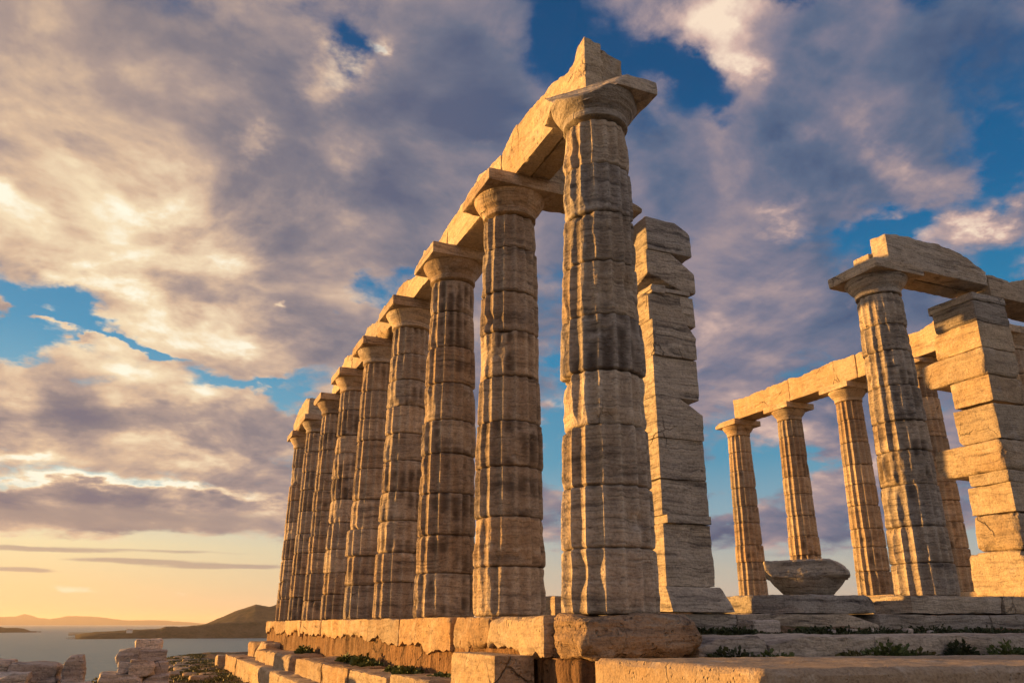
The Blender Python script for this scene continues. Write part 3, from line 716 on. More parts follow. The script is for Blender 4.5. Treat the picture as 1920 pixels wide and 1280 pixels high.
# ------------------------------------------------------------------ threshold course of the porch and steps facing the viewer
def course(name, xs, y0, y1, z0, z1, seed, mat, labels, group, cat='step block', **k):
    for i in range(len(xs) - 1):
        o = block(name, (xs[i] + .006, xs[i + 1] - .006, y0 + random.Random(seed + i).uniform(-.03, .03), y1, z0, z1 + random.Random(seed + i + 50).uniform(-.012, .008)), seed + i, mat, **{**dict(res=0.05, r=0.03, amp=0.025, fine=0.008, strata=0.01), **k})
        tag(o, labels[i], cat, group)
course('threshold_block', [1.35, 3.05, 3.62, 5.55, 8.9, 11.2], 1.98, 3.6, -.20, 0.050, 400, M_P,
       ['grey threshold slab below the grey pier behind the nearest column', 'short broken threshold slab right of the grey pier', 'grey threshold slab under the upturned capital stone', 'long grey threshold slab under the tall porch column', 'threshold slab under the notched pier at the right edge'], 'threshold slabs of the porch', facets=1)
course('step_block', [0.62, 1.45, 3.05, 4.6, 6.2, 8.4], -.50, 0.6, -.46, -.20, 410, M_G,
       ['grey step stone right of the boulder under the nearest column', 'grey step stone with a sloping crack, second from the boulder', 'dark overgrown step stone in the middle of the front step', 'mottled step stone fourth from the boulder', 'pale step stone at the right end of the front step'], 'stones of the front step', facets=2, amp=0.04, r=0.05)
o = block('loose_stone', (2.95, 3.4, 1.55, 1.9, -.2, -.04), 420, M_R, res=0.03, r=0.07, amp=0.03); tag(o, 'small rounded stone lying in the grass below the broken threshold slab', 'stone')

# ------------------------------------------------------------------ platform block in the foreground
def platform():
    b = (0, 1, 0, 1, -1.9, -0.33)
    n = np.array([90, 40, 40]); P, F = box_lattice(n)
    A = np.array([-.79, -3.13]); B = np.array([3.2, -3.77]); C = np.array([3.2, -2.20]); D = np.array([-.95, -1.34])
    u, v = P[:, 0:1], P[:, 1:2]
    xy = (A * (1 - u) + B * u) * (1 - v) + (D * (1 - u) + C * u) * v
    z = -1.9 + P[:, 2] * 1.57
    W = np.concatenate([xy, z[:, None]], 1)
    cn = W.mean(0); dirn = (W - cn)
    on = np.stack([(P[:, 0] > .999) * 1.0 - (P[:, 0] < .001), (P[:, 1] > .999) * 1.0 - (P[:, 1] < .001), (P[:, 2] > .999) * 1.0 - (P[:, 2] < .001)], 1)
    e = (np.abs(on).sum(1) > 1)
    W -= on * (0.012 + 0.02 * np.clip(fbm(W * 7, 3, 3) + .3, 0, 1))[:, None] * e[:, None]
    W += on * (0.02 * fbm(W * 5, 8, 4) + 0.012 * fbm(W * 22, 9, 3))[:, None]
    o = mesh('platform_wall', W - np.array([1, -2.6, -1.9]), [F], M_C, None, (1, -2.6, -1.9), sharp=40)
    tag(o, 'low rough-faced platform wall in the foreground right, its left face golden', 'wall')
platform()

# ------------------------------------------------------------------ stylobate and foundation of the left row
SB = 'edge blocks under the left colonnade'
sb = [(-.62, .14, 'big rounded boulder-like block under the nearest column', .36, .36), (.15, 1.60, 'pitted rounded edge block between the nearest and the second column', .38, .10),
      (1.62, 2.88, 'rounded edge block left of the pitted one under the second column', .34, .10), (2.9, 5.25, 'long edge block with two hanging lobes under the third column', .40, .05),
      (5.27, 7.25, 'edge block left of the two-lobed block, with a ragged lower edge', .32, .04), (7.27, 9.4, 'edge block below the fifth column', .33, .04), (9.42, 11.6, 'edge block near the middle of the far half of the base', .34, .04),
      (11.62, 14.2, 'edge block below the sixth column', .33, .04), (14.22, 16.7, 'edge block below the seventh column', .35, .05), (16.72, 19.0, 'edge block below the eighth column', .33, .06), (19.02, 21.0, 'farthest edge block at the end of the left base', .27, .06)]
for i, (ya, yb, lb, dz, r0) in enumerate(sb):
    if i == 0: continue
    bot = (lambda X, Y, dz=dz, i=i: -dz - 0.34 * fbm(np.stack([Y * 1.7, Y * 0 + i, Y * 0], 1), 7, 3) - 0.12 * fbm(np.stack([Y * 8.3, Y * 0 + i, Y * 0], 1), 17, 2))
    o = block('stylobate_block', (-.64 + random.Random(i).uniform(-.015, .015), .66, ya, yb, -dz, -.003), 430 + i, M_B, res=0.045 if i < 4 else 0.07, r=r0, amp=0.035 if i > 3 else 0.05, fine=0.01, strata=0.008, bottom=bot, facets=0)
    tag(o, lb, 'stone block', SB)
o = block('stylobate_block', (-.60, .66, -.60, .13, -.375, 0.0), 430, M_D, res=0.022, r=0.11, rmin=0.6, amp=0.06, fine=0.02, strata=0.026, cuts=[((0.8, -0.2, 0.55), 0.56), ((0.8, -0.2, -0.6), 0.58), ((0.1, -0.8, -0.7), 0.38)])
tag(o, sb[0][2], 'stone block', SB)
# poros courses below
fs = [-.5, .42, 3.0, 6.4, 10.2, 14.0, 17.6, 20.9]
fl = ['cracked brown footing stone under the nearest column', 'brown furrowed footing stone behind the big cut block', 'brown furrowed footing stone below the third column', 'brown furrowed footing stone below the fifth column', 'brown furrowed footing stone below the sixth column', 'brown furrowed footing stone near the far end', 'last brown footing stone at the far end of the base']
def furrow(W):
    on = (W[:, 0] < -.3)
    W[:, 0] += on * (0.16 * fbm(np.stack([W[:, 1] * 5.5, W[:, 2] * 0.8, W[:, 0] * 0], 1), 77, 3) + 0.03 * fbm(W * np.array([9, 14, 6]), 78, 2)); return W
for i in range(7):
    o = block('footing_stone', (-.57, .6, fs[i] + .004, fs[i + 1] - .004, -1.5, -.16 if i else -.39), 450 + i, M_F, res=0.05 if i < 3 else 0.07, r=0.03, amp=0.03, fine=0.015, warp=furrow)
    tag(o, fl[i], 'stone block', 'brown footing stones')
o = block('footing_stone', (-.40, .45, -.62, -.51, -1.5, -.40), 459, M_F, res=0.04, r=0.05, amp=0.05, fine=0.02, facets=2); tag(o, 'dark pitted footing stone between the cracked one and the platform wall', 'stone block', 'brown footing stones')
o = block('cut_block', (-1.02, -.60, .47, 1.74, -.95, -.372), 460, M_B, res=0.035, r=0.02, amp=0.015, fine=0.006, strata=0.006, cuts=[((-0.5, 0.7, 0.5), 0.66)]); tag(o, 'big squared block in front of the base, left face golden and right face dark', 'stone block')
o = block('cut_block', (-1.25, -.62, 1.9, 3.4, -1.1, -.67), 461, M_B, res=0.05, r=0.06, amp=0.03, fine=0.008); tag(o, 'low pale block at the bottom edge left of the big squared block', 'stone block')
# step course along the left side
ST = 'stones of the left steps'
for i, (ya, yb, zt, xf, lb, rr) in enumerate([(3.45, 5.6, -.72, -1.28, 'step stone at the bottom edge below the fourth column', .03), (5.62, 7.6, -.725, -1.29, 'flat step stone with two upright cracks, fourth from the far corner', .04), (7.63, 10.4, -.72, -1.31, 'long flat step stone with a worn gold upright face', .06), (11.0, 14.6, -.71, -1.34, 'step boulder with rounded gold face and dark right end', .10),
                                     (14.9, 17.5, -.76, -1.26, 'narrow worn step stone left of the rounded step boulder', .08), (17.6, 19.9, -.60, -1.02, 'upright step stone at the far corner of the base', .08), (20.0, 21.6, -.63, -1.05, 'farthest small step stone', .08)]):
    o = block('step_stone', (xf, -.55, ya, yb, -1.6, zt), 470 + i, M_B, res=0.06, r=rr, rmin=0.3, amp=0.06, fine=0.018, strata=0.014, facets=3); tag(o, lb, 'stone block', ST)
for i, (ya, yb, lb) in enumerate([(7.6, 11.5, 'lower ledge stone below the long worn step'), (11.52, 15.4, 'lower ledge stone below the rounded step boulder'), (15.42, 19.0, 'lower ledge stone with a sunlit lip, third along'), (19.02, 22.6, 'far end stone of the lower ledge with a bright tip')]):
    o = block('ledge_stone', (-1.62, -1.0, ya, yb, -2.1, -1.03), 480 + i, M_B, res=0.06, r=0.05, rmin=.3, amp=0.06, fine=0.01, strata=0.01, facets=1); tag(o, lb, 'stone block', ST)
o = block('ledge_stone', (-1.75, -1.2, 24.2, 25.0, -1.6, -1.12), 489, M_B, res=0.06, r=0.08, amp=0.03); tag(o, 'small bright stone standing off the far end of the lower ledge', 'stone block')

# ------------------------------------------------------------------ boulders and stone heap at the left
BO = 'pale boulders at the left edge'
def heap(b, seed, lb, group, cat='stone', mat=None, **k):
    o = block('heap_stone', b, seed, mat or M_R, **{**dict(res=0.04, r=0.03, amp=0.06, fine=0.014, strata=0.045, facets=3), **k}); return tag(o, lb, cat, group)
HG = 'stones of the heap by the path'
heap((-4.33, -3.73, 14.95, 15.5, -.68, -.43), 501, 'squared stone on top of the stone heap by the path', HG, r=0.03, amp=0.02, facets=0)
heap((-4.66, -4.22, 14.7, 15.3, -.95, -.63), 502, 'rounded layered stone at the left shoulder of the stone heap', HG)
heap((-4.26, -3.60, 14.75, 15.4, -.94, -.66), 503, 'wide layered stone just under the top of the stone heap', HG, r=0.04, amp=0.03)
heap((-4.62, -4.34, 14.32, 14.8, -1.16, -.90), 504, 'small dark-faced stone in the middle of the stone heap', HG, r=0.03, amp=0.02, facets=1)
heap((-4.36, -3.84, 14.22, 14.8, -1.20, -.86), 505, 'bulging layered stone in front of the middle of the stone heap', HG)
heap((-3.86, -3.55, 14.5, 15.3, -1.24, -.90), 506, 'upright layered stone at the right side of the stone heap', HG, r=0.04)
heap((-4.95, -4.05, 14.1, 15.1, -1.85, -1.14), 507, 'large layered stone at the foot of the stone heap, left side', HG, r=0.05)
heap((-4.15, -3.52, 14.25, 15.2, -1.85, -1.20), 508, 'dark rounded stone at the foot of the stone heap, right side', HG, r=0.03)
heap((-6.12, -5.38, 8.9, 9.9, -1.8, -.70), 511, 'flat-topped pale boulder at the left bottom edge', BO, r=0.05, amp=0.05, res=0.04)
heap((-7.2, -6.15, 9.2, 10.3, -1.8, -.68), 512, 'boulder cut by the left picture edge, behind the sloping one', BO, r=0.04, amp=0.05, res=0.04)
heap((-6.6, -5.72, 8.2, 8.85, -1.8, -.80), 513, 'sloping veined boulder in front of the flat-topped one', BO, r=0.03, amp=0.05, res=0.035, cuts=[((-0.45, -.3, 0.9), 0.42)])
heap((-5.30, -4.98, 8.75, 9.25, -1.8, -.58), 514, 'small pointed boulder right of the flat-topped one', BO, r=0.05, amp=0.04, res=0.03, facets=0, cuts=[((-0.8, 0, 0.55), 0.40), ((0.93, 0, 0.34), 0.30)])
heap((-5.36, -4.85, 8.45, 8.9, -1.8, -1.00), 515, 'low pale stone at the foot of the small pointed boulder', BO, r=0.03, amp=0.03)


# small stones lying about
rng = random.Random(77)
for k in range(16):
    x = rng.uniform(.9, 6.5); y = rng.uniform(1.0, 1.85) if k % 2 else rng.uniform(-.78, -.58); z = -.225 if k % 2 else -.46
    w = rng.uniform(.06, .16)
    o = block('loose_stone', (x, x + w, y, y + w * .8, z - .03, z + w * .55), 700 + k, M_R, res=0.02, r=0.02, rmin=.4, amp=0.02, facets=3)
    tag(o, 'little loose stone lying among the weeds of the front steps', 'stone', 'little stones among the front weeds')


# ------------------------------------------------------------------ ground of the promontory
def soil_mat(name, grassy, rocky=0.5):
    m = bpy.data.materials.new(name); m.use_nodes = True; T = NT(m.node_tree); bs = T.n['Principled BSDF']
    P = T.new('ShaderNodeNewGeometry').outputs['Position']
    n1 = T.noise(T.vmath('MULTIPLY', P, (0.7, 1.0, 1.0)), 1.1, 7, 0.65, 0.4); n2 = T.noise(P, 14, 6, 0.7)
    c = T.ramp(n2, [(0.25, (0.10, 0.065, 0.045)), (0.5, (0.20, 0.135, 0.09)), (0.75, (0.32, 0.23, 0.16))])
    g = T.ramp(n2, [(0.3, (0.02, 0.032, 0.010)), (0.6, (0.06, 0.085, 0.025)), (0.8, (0.12, 0.13, 0.04))])
    c = T.mix(T.map(n1, 0.62 - grassy * .3, 0.70 - grassy * .3), c, g)
    T.set(bs.inputs['Base Color'], c); bs.inputs['Roughness'].default_value = 0.95; bs.inputs['Specular IOR Level'].default_value = 0.15
    b = T.new('ShaderNodeBump'); b.inputs['Strength'].default_value = 0.8; b.inputs['Distance'].default_value = 0.05
    T.set(b.inputs['Height'], T.math('ADD', n2, T.math('MULTIPLY', n1, 2.0))); T.set(bs.inputs['Normal'], b.outputs[0])
    return m
M_SOIL = soil_mat('dry_soil_with_grass', 0.45)
M_FLOOR = soil_mat('temple_floor_soil', 0.25)
EDGE = [(-40, -60), (-22, -20), (-12, 0), (-8.2, 11), (-5.9, 19), (-4.6, 27), (-3.2, 34), (-1.8, 38.5), (6, 40), (30, 44), (70, 40), (140, 60)]
def seg_dist(X, Y):
    best = np.full(X.shape, 1e9); sgn = np.ones(X.shape)
    for (ax, ay), (bx, by) in zip(EDGE[:-1], EDGE[1:]):
        dx, dy = bx - ax, by - ay; L2 = dx * dx + dy * dy
        t = np.clip(((X - ax) * dx + (Y - ay) * dy) / L2, 0, 1)
        d = np.hypot(X - ax - t * dx, Y - ay - t * dy); cr = dx * (Y - ay) - dy * (X - ax)
        u = d < best; best = np.where(u, d, best); sgn = np.where(u, np.sign(cr), sgn)
    return best * sgn                                             # positive seaward
def ground():
    xs = np.unique(np.concatenate([np.linspace(-130, -14, 40), np.linspace(-14, -7, 30), np.linspace(-7, 0, 90), np.linspace(0, 20, 30), np.linspace(20, 160, 30)]))
    ys = np.unique(np.concatenate([np.linspace(-120, -10, 30), np.linspace(-10, 14, 60), np.linspace(14, 41, 140), np.linspace(41, 140, 40)]))
    X, Y = np.meshgrid(xs, ys); sh = X.shape; X = X.ravel(); Y = Y.ravel()
    P = np.stack([X, Y, X * 0], 1)
    d = seg_dist(X, Y) + 1.6 * fbm(P * 0.35, 3, 3)
    z = -1.74 + 0.16 * fbm(P * 0.5, 1, 4) + 0.16 * fbm(P * np.array([1.0, 2.2, 1]), 2, 4)
    z = z + 0.30 * np.clip((X + 3.6) / 2.5, 0, 1) * (X < 1.5)      # rises towards the steps
    out = np.maximum(d, 0)
    z = z - np.minimum(out * 1.15 + 0.25 * out ** 0.5, 62) * (1 + 0.5 * fbm(P * 0.15, 6, 4))
    z = z + np.minimum(out, 6) * 0.3 * fbm(P * 0.9, 9, 3)
    V = np.stack([X, Y, np.maximum(z, -64)], 1)
    I = np.arange(len(X)).reshape(sh); Q = np.stack([I[:-1, :-1], I[:-1, 1:], I[1:, 1:], I[1:, :-1]], -1).reshape(-1, 4)
    tag(mesh('ground', V, [Q], M_SOIL), kind='structure')
ground()
def floor():
    xs = np.unique(np.concatenate([[.45], np.linspace(.5, 9, 90), np.linspace(9, 17, 30), [17.05]]))
    ys = np.unique(np.concatenate([[-2.05], np.linspace(-2, 4, 80), np.linspace(4, 23, 50), [23.05]]))
    X, Y = np.meshgrid(xs, ys); sh = X.shape
    P = np.stack([X.ravel(), Y.ravel(), X.ravel() * 0], 1)
    Z = np.interp(Y, [-2, -.42, -.30, 1.9, 2.05], [-.47, -.46, -.235, -.215, -.06])
    Z = Z + (Y > 2.2) * np.interp(X, [8, 12, 13.2], [0, .30, .42]) + (0.05 * fbm(P * 1.7, 4, 4) + 0.02 * fbm(P * 9, 5, 3)).reshape(sh) - 0.01
    brd = np.zeros(sh, bool); brd[0] = brd[-1] = True; brd[:, 0] = brd[:, -1] = True
    Z = np.where(brd, -1.9, Z)
    I = np.arange(X.size).reshape(sh); Q = np.stack([I[:-1, :-1], I[:-1, 1:], I[1:, 1:], I[1:, :-1]], -1).reshape(-1, 4)
    tag(mesh('temple_floor', np.stack([X.ravel(), Y.ravel(), Z.ravel()], 1), [Q], M_FLOOR, sharp=60), kind='structure')
floor()

# flat stones set in the path
rng = random.Random(21)
for k in range(34):
    t = rng.random(); y = 17 + 19 * t ** 0.8; xw = np.interp(y, [14, 38], [-2.1, -1.9]); xl = np.interp(y, [14, 20, 36], [-3.4, -3.6, -2.9])
    x = rng.uniform(xl, xw); w = rng.uniform(.35, 1.1); l = rng.uniform(.4, 1.0); h = rng.uniform(.03, .11)
    zg = -1.68 + 0.25 * np.clip((x + 3.6) / 2.5, 0, 1)
    o = block('flat_stone', (x - w / 2, x + w / 2, y - l / 2, y + l / 2, zg - .25, zg + h * 0.6), 520 + k, M_C, res=0.07, r=0.04, amp=0.07, fine=0.012, facets=3)
    tag(o, 'flat brownish stone set in the grassy path beside the steps', 'stone', 'flat stones of the path')

# ------------------------------------------------------------------ plants
def leaf_mat(name, c0, c1):
    m = bpy.data.materials.new(name); m.use_nodes = True; T = NT(m.node_tree); bs = T.n['Principled BSDF']
    P = T.new('ShaderNodeNewGeometry').outputs['Position']
    T.set(bs.inputs['Base Color'], T.mix(T.map(T.noise(P, 11, 3), 0.35, 0.65), c0, c1)); bs.inputs['Roughness'].default_value = 0.7
    return m
M_L1 = leaf_mat('leaf_green', (0.05, 0.085, 0.02), (0.12, 0.15, 0.04))
M_L2 = leaf_mat('leaf_dark', (0.022, 0.036, 0.014), (0.055, 0.075, 0.025))
M_L3 = leaf_mat('grass_dry', (0.06, 0.075, 0.02), (0.16, 0.14, 0.05))
def tuft_verts(n, rx, ry, h, rs, leaf=0.05):
    a = rs.rand(n) * 2 * np.pi; rr = np.sqrt(rs.rand(n))
    bx = np.cos(a) * rr * rx; by = np.sin(a) * rr * ry
    hh = h * (0.25 + 0.75 * rs.rand(n)) * (1.05 - 0.6 * rr ** 2)
    t0 = hh * rs.rand(n) * 0.75
    dirn = np.stack([np.cos(a) * (0.3 + rr) + rs.randn(n) * .5, np.sin(a) * (0.3 + rr) + rs.randn(n) * .5, 0.5 + rs.rand(n)], 1)
    dirn /= np.linalg.norm(dirn, axis=1, keepdims=True)
    side = np.cross(dirn, rs.randn(n, 3)); side /= np.linalg.norm(side, axis=1, keepdims=True)
    L = leaf * (0.5 + rs.rand(n)); Wd = L * (0.16 + 0.18 * rs.rand(n))
    b = np.stack([bx, by, t0], 1)
    V = np.stack([b, b + dirn * (L * .5)[:, None] + side * Wd[:, None], b + dirn * L[:, None] - np.array([0, 0, .15]) * L[:, None], b + dirn * (L * .5)[:, None] - side * Wd[:, None]], 1).reshape(-1, 3)
    c = b * np.array([.12, .12, 0]) - np.array([0, 0, .03]); e = np.array([.004, .003, 0])       # stems from the root
    S = np.stack([c - e, c + e, b + e * .6, b - e * .6], 1).reshape(-1, 3)
    return np.concatenate([V, S])
def plant(x, y, z, rx, ry, h, seed, label, mat=None, n=420, leaf=0.06, group=None):
    rs = np.random.RandomState(seed)
    V = tuft_verts(n, rx, ry, h, rs, leaf)
    o = mesh('plant', V, [np.arange(len(V)).reshape(-1, 4)], mat or M_L1, None, (x, y, z), smooth=False)
    tag(o, label, 'plant', group)
PG = 'weeds at the foot of the left base'
for k, (y, s, lb) in enumerate([(12.3, .34, 'tallest green weed on the left step, under the sixth column'), (7.9, .22, 'thin green weed on the left step, far one of a close pair'), (6.7, .30, 'green weed on the left step under the third column'),
                                (6.1, .20, 'flat green weed on the left step, just nearer than the one under the third column'), (4.55, .22, 'low clump of weeds on the left step, left half of the dark green pair'), (4.05, .30, 'broad clump of weeds on the left step, right half of the dark green pair'), (2.55, .22, 'weed in the corner beside the big squared block')]):
    plant(-.82, y, -.73, .10 + s * .18, .16 + s * .5, s * (.75 if k < 3 else .42), 600 + k, lb, M_L1, 500, .07, PG)
EG = 'weeds along the front step'
for k, (x, y, z, rx, h, lb) in enumerate([(.92, -.62, -.47, .30, .24, 'dark bushy weed right beside the boulder under the nearest column'), (1.42, -.60, -.47, .22, .18, 'low dark weed second from the boulder, before the front step'),
                                          (2.35, -.66, -.47, .22, .17, 'thin weed before the sloping crack of the front step'), (2.85, -.64, -.47, .34, .30, 'leafy weed in the middle of the front step'), (3.3, -.64, -.47, .2, .16, 'small weed right of the leafy middle one'),
                                          (3.92, -.62, -.47, .15, .30, 'narrow tall dark weed between two front step stones'), (4.55, -.70, -.47, .34, .27, 'bright green bushy weed before the right front step stones'), (5.4, -.66, -.47, .25, .12, 'low weed at the right end before the front step')]):
    plant(x, y, z, rx, .13, h, 620 + k, lb, M_L2 if k in (0, 5) else M_L3 if k in (2, 4, 7) else M_L1, 620, .06, EG)
UG = 'weeds below the threshold slabs'
for k, (x, y, rx, h, lb) in enumerate([(2.25, 1.6, .42, .17, 'dark weed below the threshold slab of the grey pier'), (2.62, 1.5, .30, .15, 'weed touching the left side of the small rounded stone'), (3.9, 1.55, .20, .14, 'small dark weed right of the small rounded stone'), (4.4, 1.6, .35, .15, 'weed below the upturned capital'),
                                       (5.1, 1.6, .35, .12, 'weed below the right end of the upturned capital stone'), (6.1, 1.65, .5, .18, 'broad weed below the left part of the long threshold slab'), (7.2, 1.6, .6, .13, 'flat weed below the middle of the long threshold slab'), (8.9, 1.55, .45, .26, 'tall weed below the notched pier at the right edge')]):
    plant(x, y, -.24, rx, .28, h, 640 + k, lb, M_L2 if k != 7 else M_L1, 700, .06, UG)
def grass():
    rs = np.random.RandomState(5); A = []
    def strip(n, fx, fy, fz, h, leaf):
        for _ in range(n):
            x, y = fx(), fy(); V = tuft_verts(26, .10, .10, h * (0.5 + rs.rand()), rs, leaf); V += np.array([x, y, fz(x, y)]); A.append(V)
    strip(150, lambda: rs.uniform(1.0, 9.5), lambda: rs.uniform(.9, 1.9), lambda x, y: -.235, .06, .05)
    strip(60, lambda: rs.uniform(.6, 6), lambda: rs.uniform(-.75, -.52), lambda x, y: -.475, .07, .05)
    strip(120, lambda: rs.uniform(4, 13), lambda: rs.uniform(3.7, 14), lambda x, y: -.03 + float(np.interp(x, [8, 12, 13.2], [0, .30, .42])), .07, .05)
    strip(40, lambda: rs.uniform(13.2, 14), lambda: rs.uniform(13.4, 16.4), lambda x, y: .40, .08, .06)
    o = mesh('grass', np.concatenate(A), [np.arange(sum(len(a) for a in A)).reshape(-1, 4)], M_L2, smooth=False); tag(o, kind='stuff')
    A.clear()
    def gz(x, y): return -1.72 + 0.28 * min(max((x + 3.6) / 2.5, 0), 1)
    for _ in range(520):
        y = 15 + 22 * rs.rand() ** 0.9; xl = np.interp(y, [14, 20, 36], [-5.6, -5.6, -3.0]); x = rs.uniform(xl, -1.7)
        V = tuft_verts(40, .26, .16, .05 + .07 * rs.rand(), rs, .07); V += np.array([x, y, gz(x, y)]); A.append(V)
    o = mesh('grass', np.concatenate(A), [np.arange(sum(len(a) for a in A)).reshape(-1, 4)], M_L3, smooth=False); tag(o, kind='stuff')
grass()

# ------------------------------------------------------------------ sea
SEA = -60.0
def sea():
    m = bpy.data.materials.new('sea_water'); m.use_nodes = True; T = NT(m.node_tree); bs = T.n['Principled BSDF']
    P = T.new('ShaderNodeNewGeometry').outputs['Position']
    bs.inputs['Base Color'].default_value = (0.10, 0.27, 0.37, 1); bs.inputs['Specular IOR Level'].default_value = 0.25; bs.inputs['Roughness'].default_value = 0.3; bs.inputs['IOR'].default_value = 1.33
    w = T.math('ADD', T.noise(T.vmath('MULTIPLY', P, (0.05, 0.11, 0)), 1.0, 6, 0.65, 0.3), T.math('MULTIPLY', T.noise(T.vmath('MULTIPLY', P, (0.006, 0.02, 0)), 1.0, 5, 0.6), 2.5))
    b = T.new('ShaderNodeBump'); b.inputs['Strength'].default_value = 1.0; b.inputs['Distance'].default_value = 14.0
    T.set(b.inputs['Height'], w); T.set(bs.inputs['Normal'], b.outputs[0])
    L = 90000
    tag(mesh('sea', [(-L, -L, SEA), (L, -L, SEA), (L, L, SEA), (-L, L, SEA)], [np.array([[0, 1, 2, 3]])], m, smooth=False), kind='structure')
sea()

# ------------------------------------------------------------------ coast and far land
def land_mat(name, a, b_, sc):
    m = bpy.data.materials.new(name); m.use_nodes = True; T = NT(m.node_tree); bs = T.n['Principled BSDF']
    P = T.new('ShaderNodeNewGeometry').outputs['Position']
    n = T.math('ADD', T.math('MULTIPLY', T.noise(P, sc, 8, 0.65), 0.6), T.math('MULTIPLY', T.noise(P, sc * 9, 5, 0.7), 0.4))
    T.set(bs.inputs['Base Color'], T.mix(T.map(n, 0.40, 0.60), a, b_)); bs.inputs['Roughness'].default_value = 1.0; bs.inputs['Specular IOR Level'].default_value = 0.05
    return m
M_HILL = land_mat('scrub_hill', (0.022, 0.024, 0.020), (0.115, 0.088, 0.06), 0.010)
M_FAR = land_mat('far_mountain', (0.09, 0.08, 0.07), (0.14, 0.12, 0.10), 0.0008)
CAMP = np.array([-4.11, -7.165])
def polar_land(name, az, dist, hfun, mat, seed, rough):
    """terrain on a polar grid about the cape: az radians from +y towards +x, dist metres"""
    A, D = np.meshgrid(az, dist); sh = A.shape
    X = CAMP[0] + np.sin(A) * D; Y = CAMP[1] + np.cos(A) * D
    P = np.stack([X.ravel(), Y.ravel(), X.ravel() * 0], 1)
    h = hfun(A, D)
    k = np.clip(h / 60, 0, 1)
    h = h + rough * k * (fbm(P / (rough * 7), seed, 6, 0.55).reshape(sh)) * 2
    V = np.stack([X.ravel(), Y.ravel(), SEA - 4 + np.maximum(h, 0).ravel()], 1)
    I = np.arange(A.size).reshape(sh); Q = np.stack([I[:-1, :-1], I[1:, :-1], I[1:, 1:], I[:-1, 1:]], -1).reshape(-1, 4)
    return tag(mesh(name, V, [Q], mat), kind='structure')
def ridge(tab): 
    a = [p[0] for p in tab]; h = [p[1] for p in tab]
    return lambda A: np.interp(A, a, h)
low = ridge([(-.068, 0), (-.0637, 8), (-.049, 18), (-.0134, 27), (.0128, 33), (.0178, 43), (.034, 42), (.0557, 52), (.0667, 58), (.135, 66), (.22, 70), (.34, 60), (.42, 0)])
mnt = ridge([(.03, 0), (.05, 30), (.0557, 48), (.0637, 68), (.0878, 130), (.1099, 174), (.118, 166), (.1248, 158), (.1333, 172), (.18, 214), (.242, 150), (.367, 70), (.45, 0)])
polar_land('headland', np.linspace(-.075, .46, 420), np.concatenate([np.linspace(3850, 4600, 40), np.linspace(4650, 6800, 60)]),
           lambda A, D: np.maximum(low(A) * np.clip((D - 3960) / 110, 0, 1) ** .6 * np.clip((5600 - D) / 500, 0, 1), mnt(A) * np.exp(-((D - 5500) / 620) ** 2)) + 4, M_HILL, 5, 9)
isl = ridge([(-.30, 0), (-.26, 40), (-.20, 52), (-.15, 40), (-.1372, 36), (-.1324, 28), (-.1231, 29), (-.1158, 22), (-.1092, 3), (-.104, 0)])
polar_land('islet', np.linspace(-.31, -.10, 160), np.linspace(6850, 8200, 30), lambda A, D: isl(A) * np.clip((D - 7000) / 120, 0, 1) ** .6 * np.clip((8100 - D) / 400, 0, 1) + 4, M_HILL, 6, 4)
far = ridge([(-.5, 0), (-.47, 120), (-.44, 300), (-.4, 420), (-.3, 360), (-.2, 420), (-.1389, 318), (-.1251, 345), (-.1175, 452), (-.1059, 305), (-.0936, 240), (-.077, 372), (-.0569, 356), (-.044, 312), (-.0256, 205), (.0114, 200), (.04, 120), (.0611, 30), (.075, 0)])
polar_land('far_mountains', np.linspace(-.5, .09, 420), np.linspace(38500, 46000, 34), lambda A, D: far(A) * np.exp(-((D - 42000) / 1500) ** 2) + 4, M_FAR, 7, 35)

# houses on the headland and boats off its tip: tiny in the picture
M_WALL = stone('white_plaster', (0.75, 0.72, 0.66), (0.70, 0.66, 0.58), (0.6, 0.56, 0.5), 0.1, 0.4, 0.0, 0.1, lichen=0.0)
M_ROOF = stone('clay_roof', (0.36, 0.18, 0.11), (0.3, 0.14, 0.08), (0.2, 0.1, 0.07), 0.2, 0.5, 0.0, 0.1, lichen=0.0)
def simple_box(b): 
    P, F = box_lattice((1, 1, 1)); return P * np.array([b[1] - b[0], b[3] - b[2], b[5] - b[4]]) + np.array([b[0], b[2], b[4]]), F
def house(a, D, z, w, d, h, label, group):
    loc = (CAMP[0] + math.sin(a) * D, CAMP[1] + math.cos(a) * D, z)
    root = empty('house', loc); tag(root, label, 'house', group)
    V, F = simple_box((-w / 2, w / 2, -d / 2, d / 2, -6, h)); mesh('wall', V, [F], M_WALL, root, smooth=False)
    e = .5
    V = [(-w / 2 - e, -d / 2 - e, h), (w / 2 + e, -d / 2 - e, h), (w / 2 + e, d / 2 + e, h), (-w / 2 - e, d / 2 + e, h), (-w / 2 - e, 0, h + d * .22), (w / 2 + e, 0, h + d * .22)]
    mesh('roof', V, [np.array([[0, 1, 5, 4], [2, 3, 4, 5], [3, 2, 1, 0]]), np.array([[0, 4, 3], [1, 2, 5]])], M_ROOF, root, smooth=False)
def zat(D, t): return -0.08 + D * t
house(-.0173, 4010, zat(4010, -.0082), 24, 12, 7, 'sunlit white house on the low spit of the headland', None)
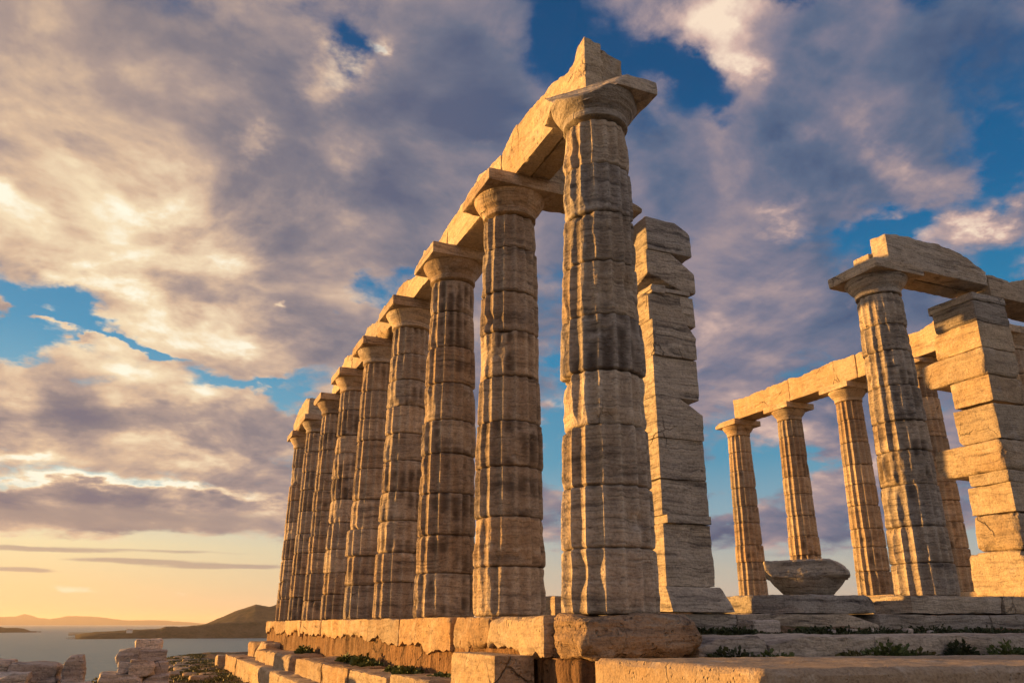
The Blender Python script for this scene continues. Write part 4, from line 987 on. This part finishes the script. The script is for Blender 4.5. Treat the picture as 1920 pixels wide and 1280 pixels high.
house(.0985, 4060, zat(4060, -.0092), 22, 12, 6, 'white house on the headland slope, left of the pair beside the far column', 'houses on the headland slope')
house(.107, 4080, zat(4080, -.0082), 26, 12, 7, 'white house on the headland slope, right of the pair beside the far column', 'houses on the headland slope')
house(.0817, 4040, zat(4040, -.0108), 16, 10, 5, 'lowest small house near the shore of the headland', 'houses on the headland slope')
def boat(a, D, L, label):
    loc = (CAMP[0] + math.sin(a) * D, CAMP[1] + math.cos(a) * D, SEA)
    root = empty('boat', loc); tag(root, label, 'boat', 'boats off the headland tip')
    V = np.array([(-L / 2, -1.6, -.5), (L * .3, -1.6, -.5), (L / 2, 0, -.2), (L * .3, 1.6, -.5), (-L / 2, 1.6, -.5), (-L / 2, -2.0, 1.6), (L * .32, -2.0, 1.7), (L * .56, 0, 2.2), (L * .32, 2.0, 1.7), (-L / 2, 2.0, 1.6)])
    mesh('hull', V, [np.array([[0, 1, 6, 5], [1, 2, 7, 6], [2, 3, 8, 7], [3, 4, 9, 8], [4, 0, 5, 9]]), np.array([[0, 4, 3, 2, 1], [5, 6, 7, 8, 9]])], M_WALL, root, smooth=False)
    V, F = simple_box((-L * .2, L * .15, -1.2, 1.2, 1.6, 4.0)); mesh('cabin', V, [F], M_WALL, root, smooth=False)
boat(-.0758, 4050, 9, 'left one of the two tiny white boats off the headland tip')
boat(-.0684, 4030, 12, 'right one of the two tiny white boats off the headland tip, nearer the shore')


# ------------------------------------------------------------------ evening air
def haze():
    m = bpy.data.materials.new('haze_air'); m.use_nodes = True; t = m.node_tree; t.nodes.clear()
    v = t.nodes.new('ShaderNodeVolumePrincipled'); o = t.nodes.new('ShaderNodeOutputMaterial')
    v.inputs['Color'].default_value = (0.92, 0.87, 0.86, 1); v.inputs['Density'].default_value = 1.9e-5; v.inputs['Anisotropy'].default_value = 0.3
    t.links.new(v.outputs[0], o.inputs['Volume'])
    V, F = simple_box((-91000, 91000, -91000, 91000, SEA - 6, 560))
    o = mesh('haze', V, [F], m, smooth=False); tag(o, kind='stuff')
haze()
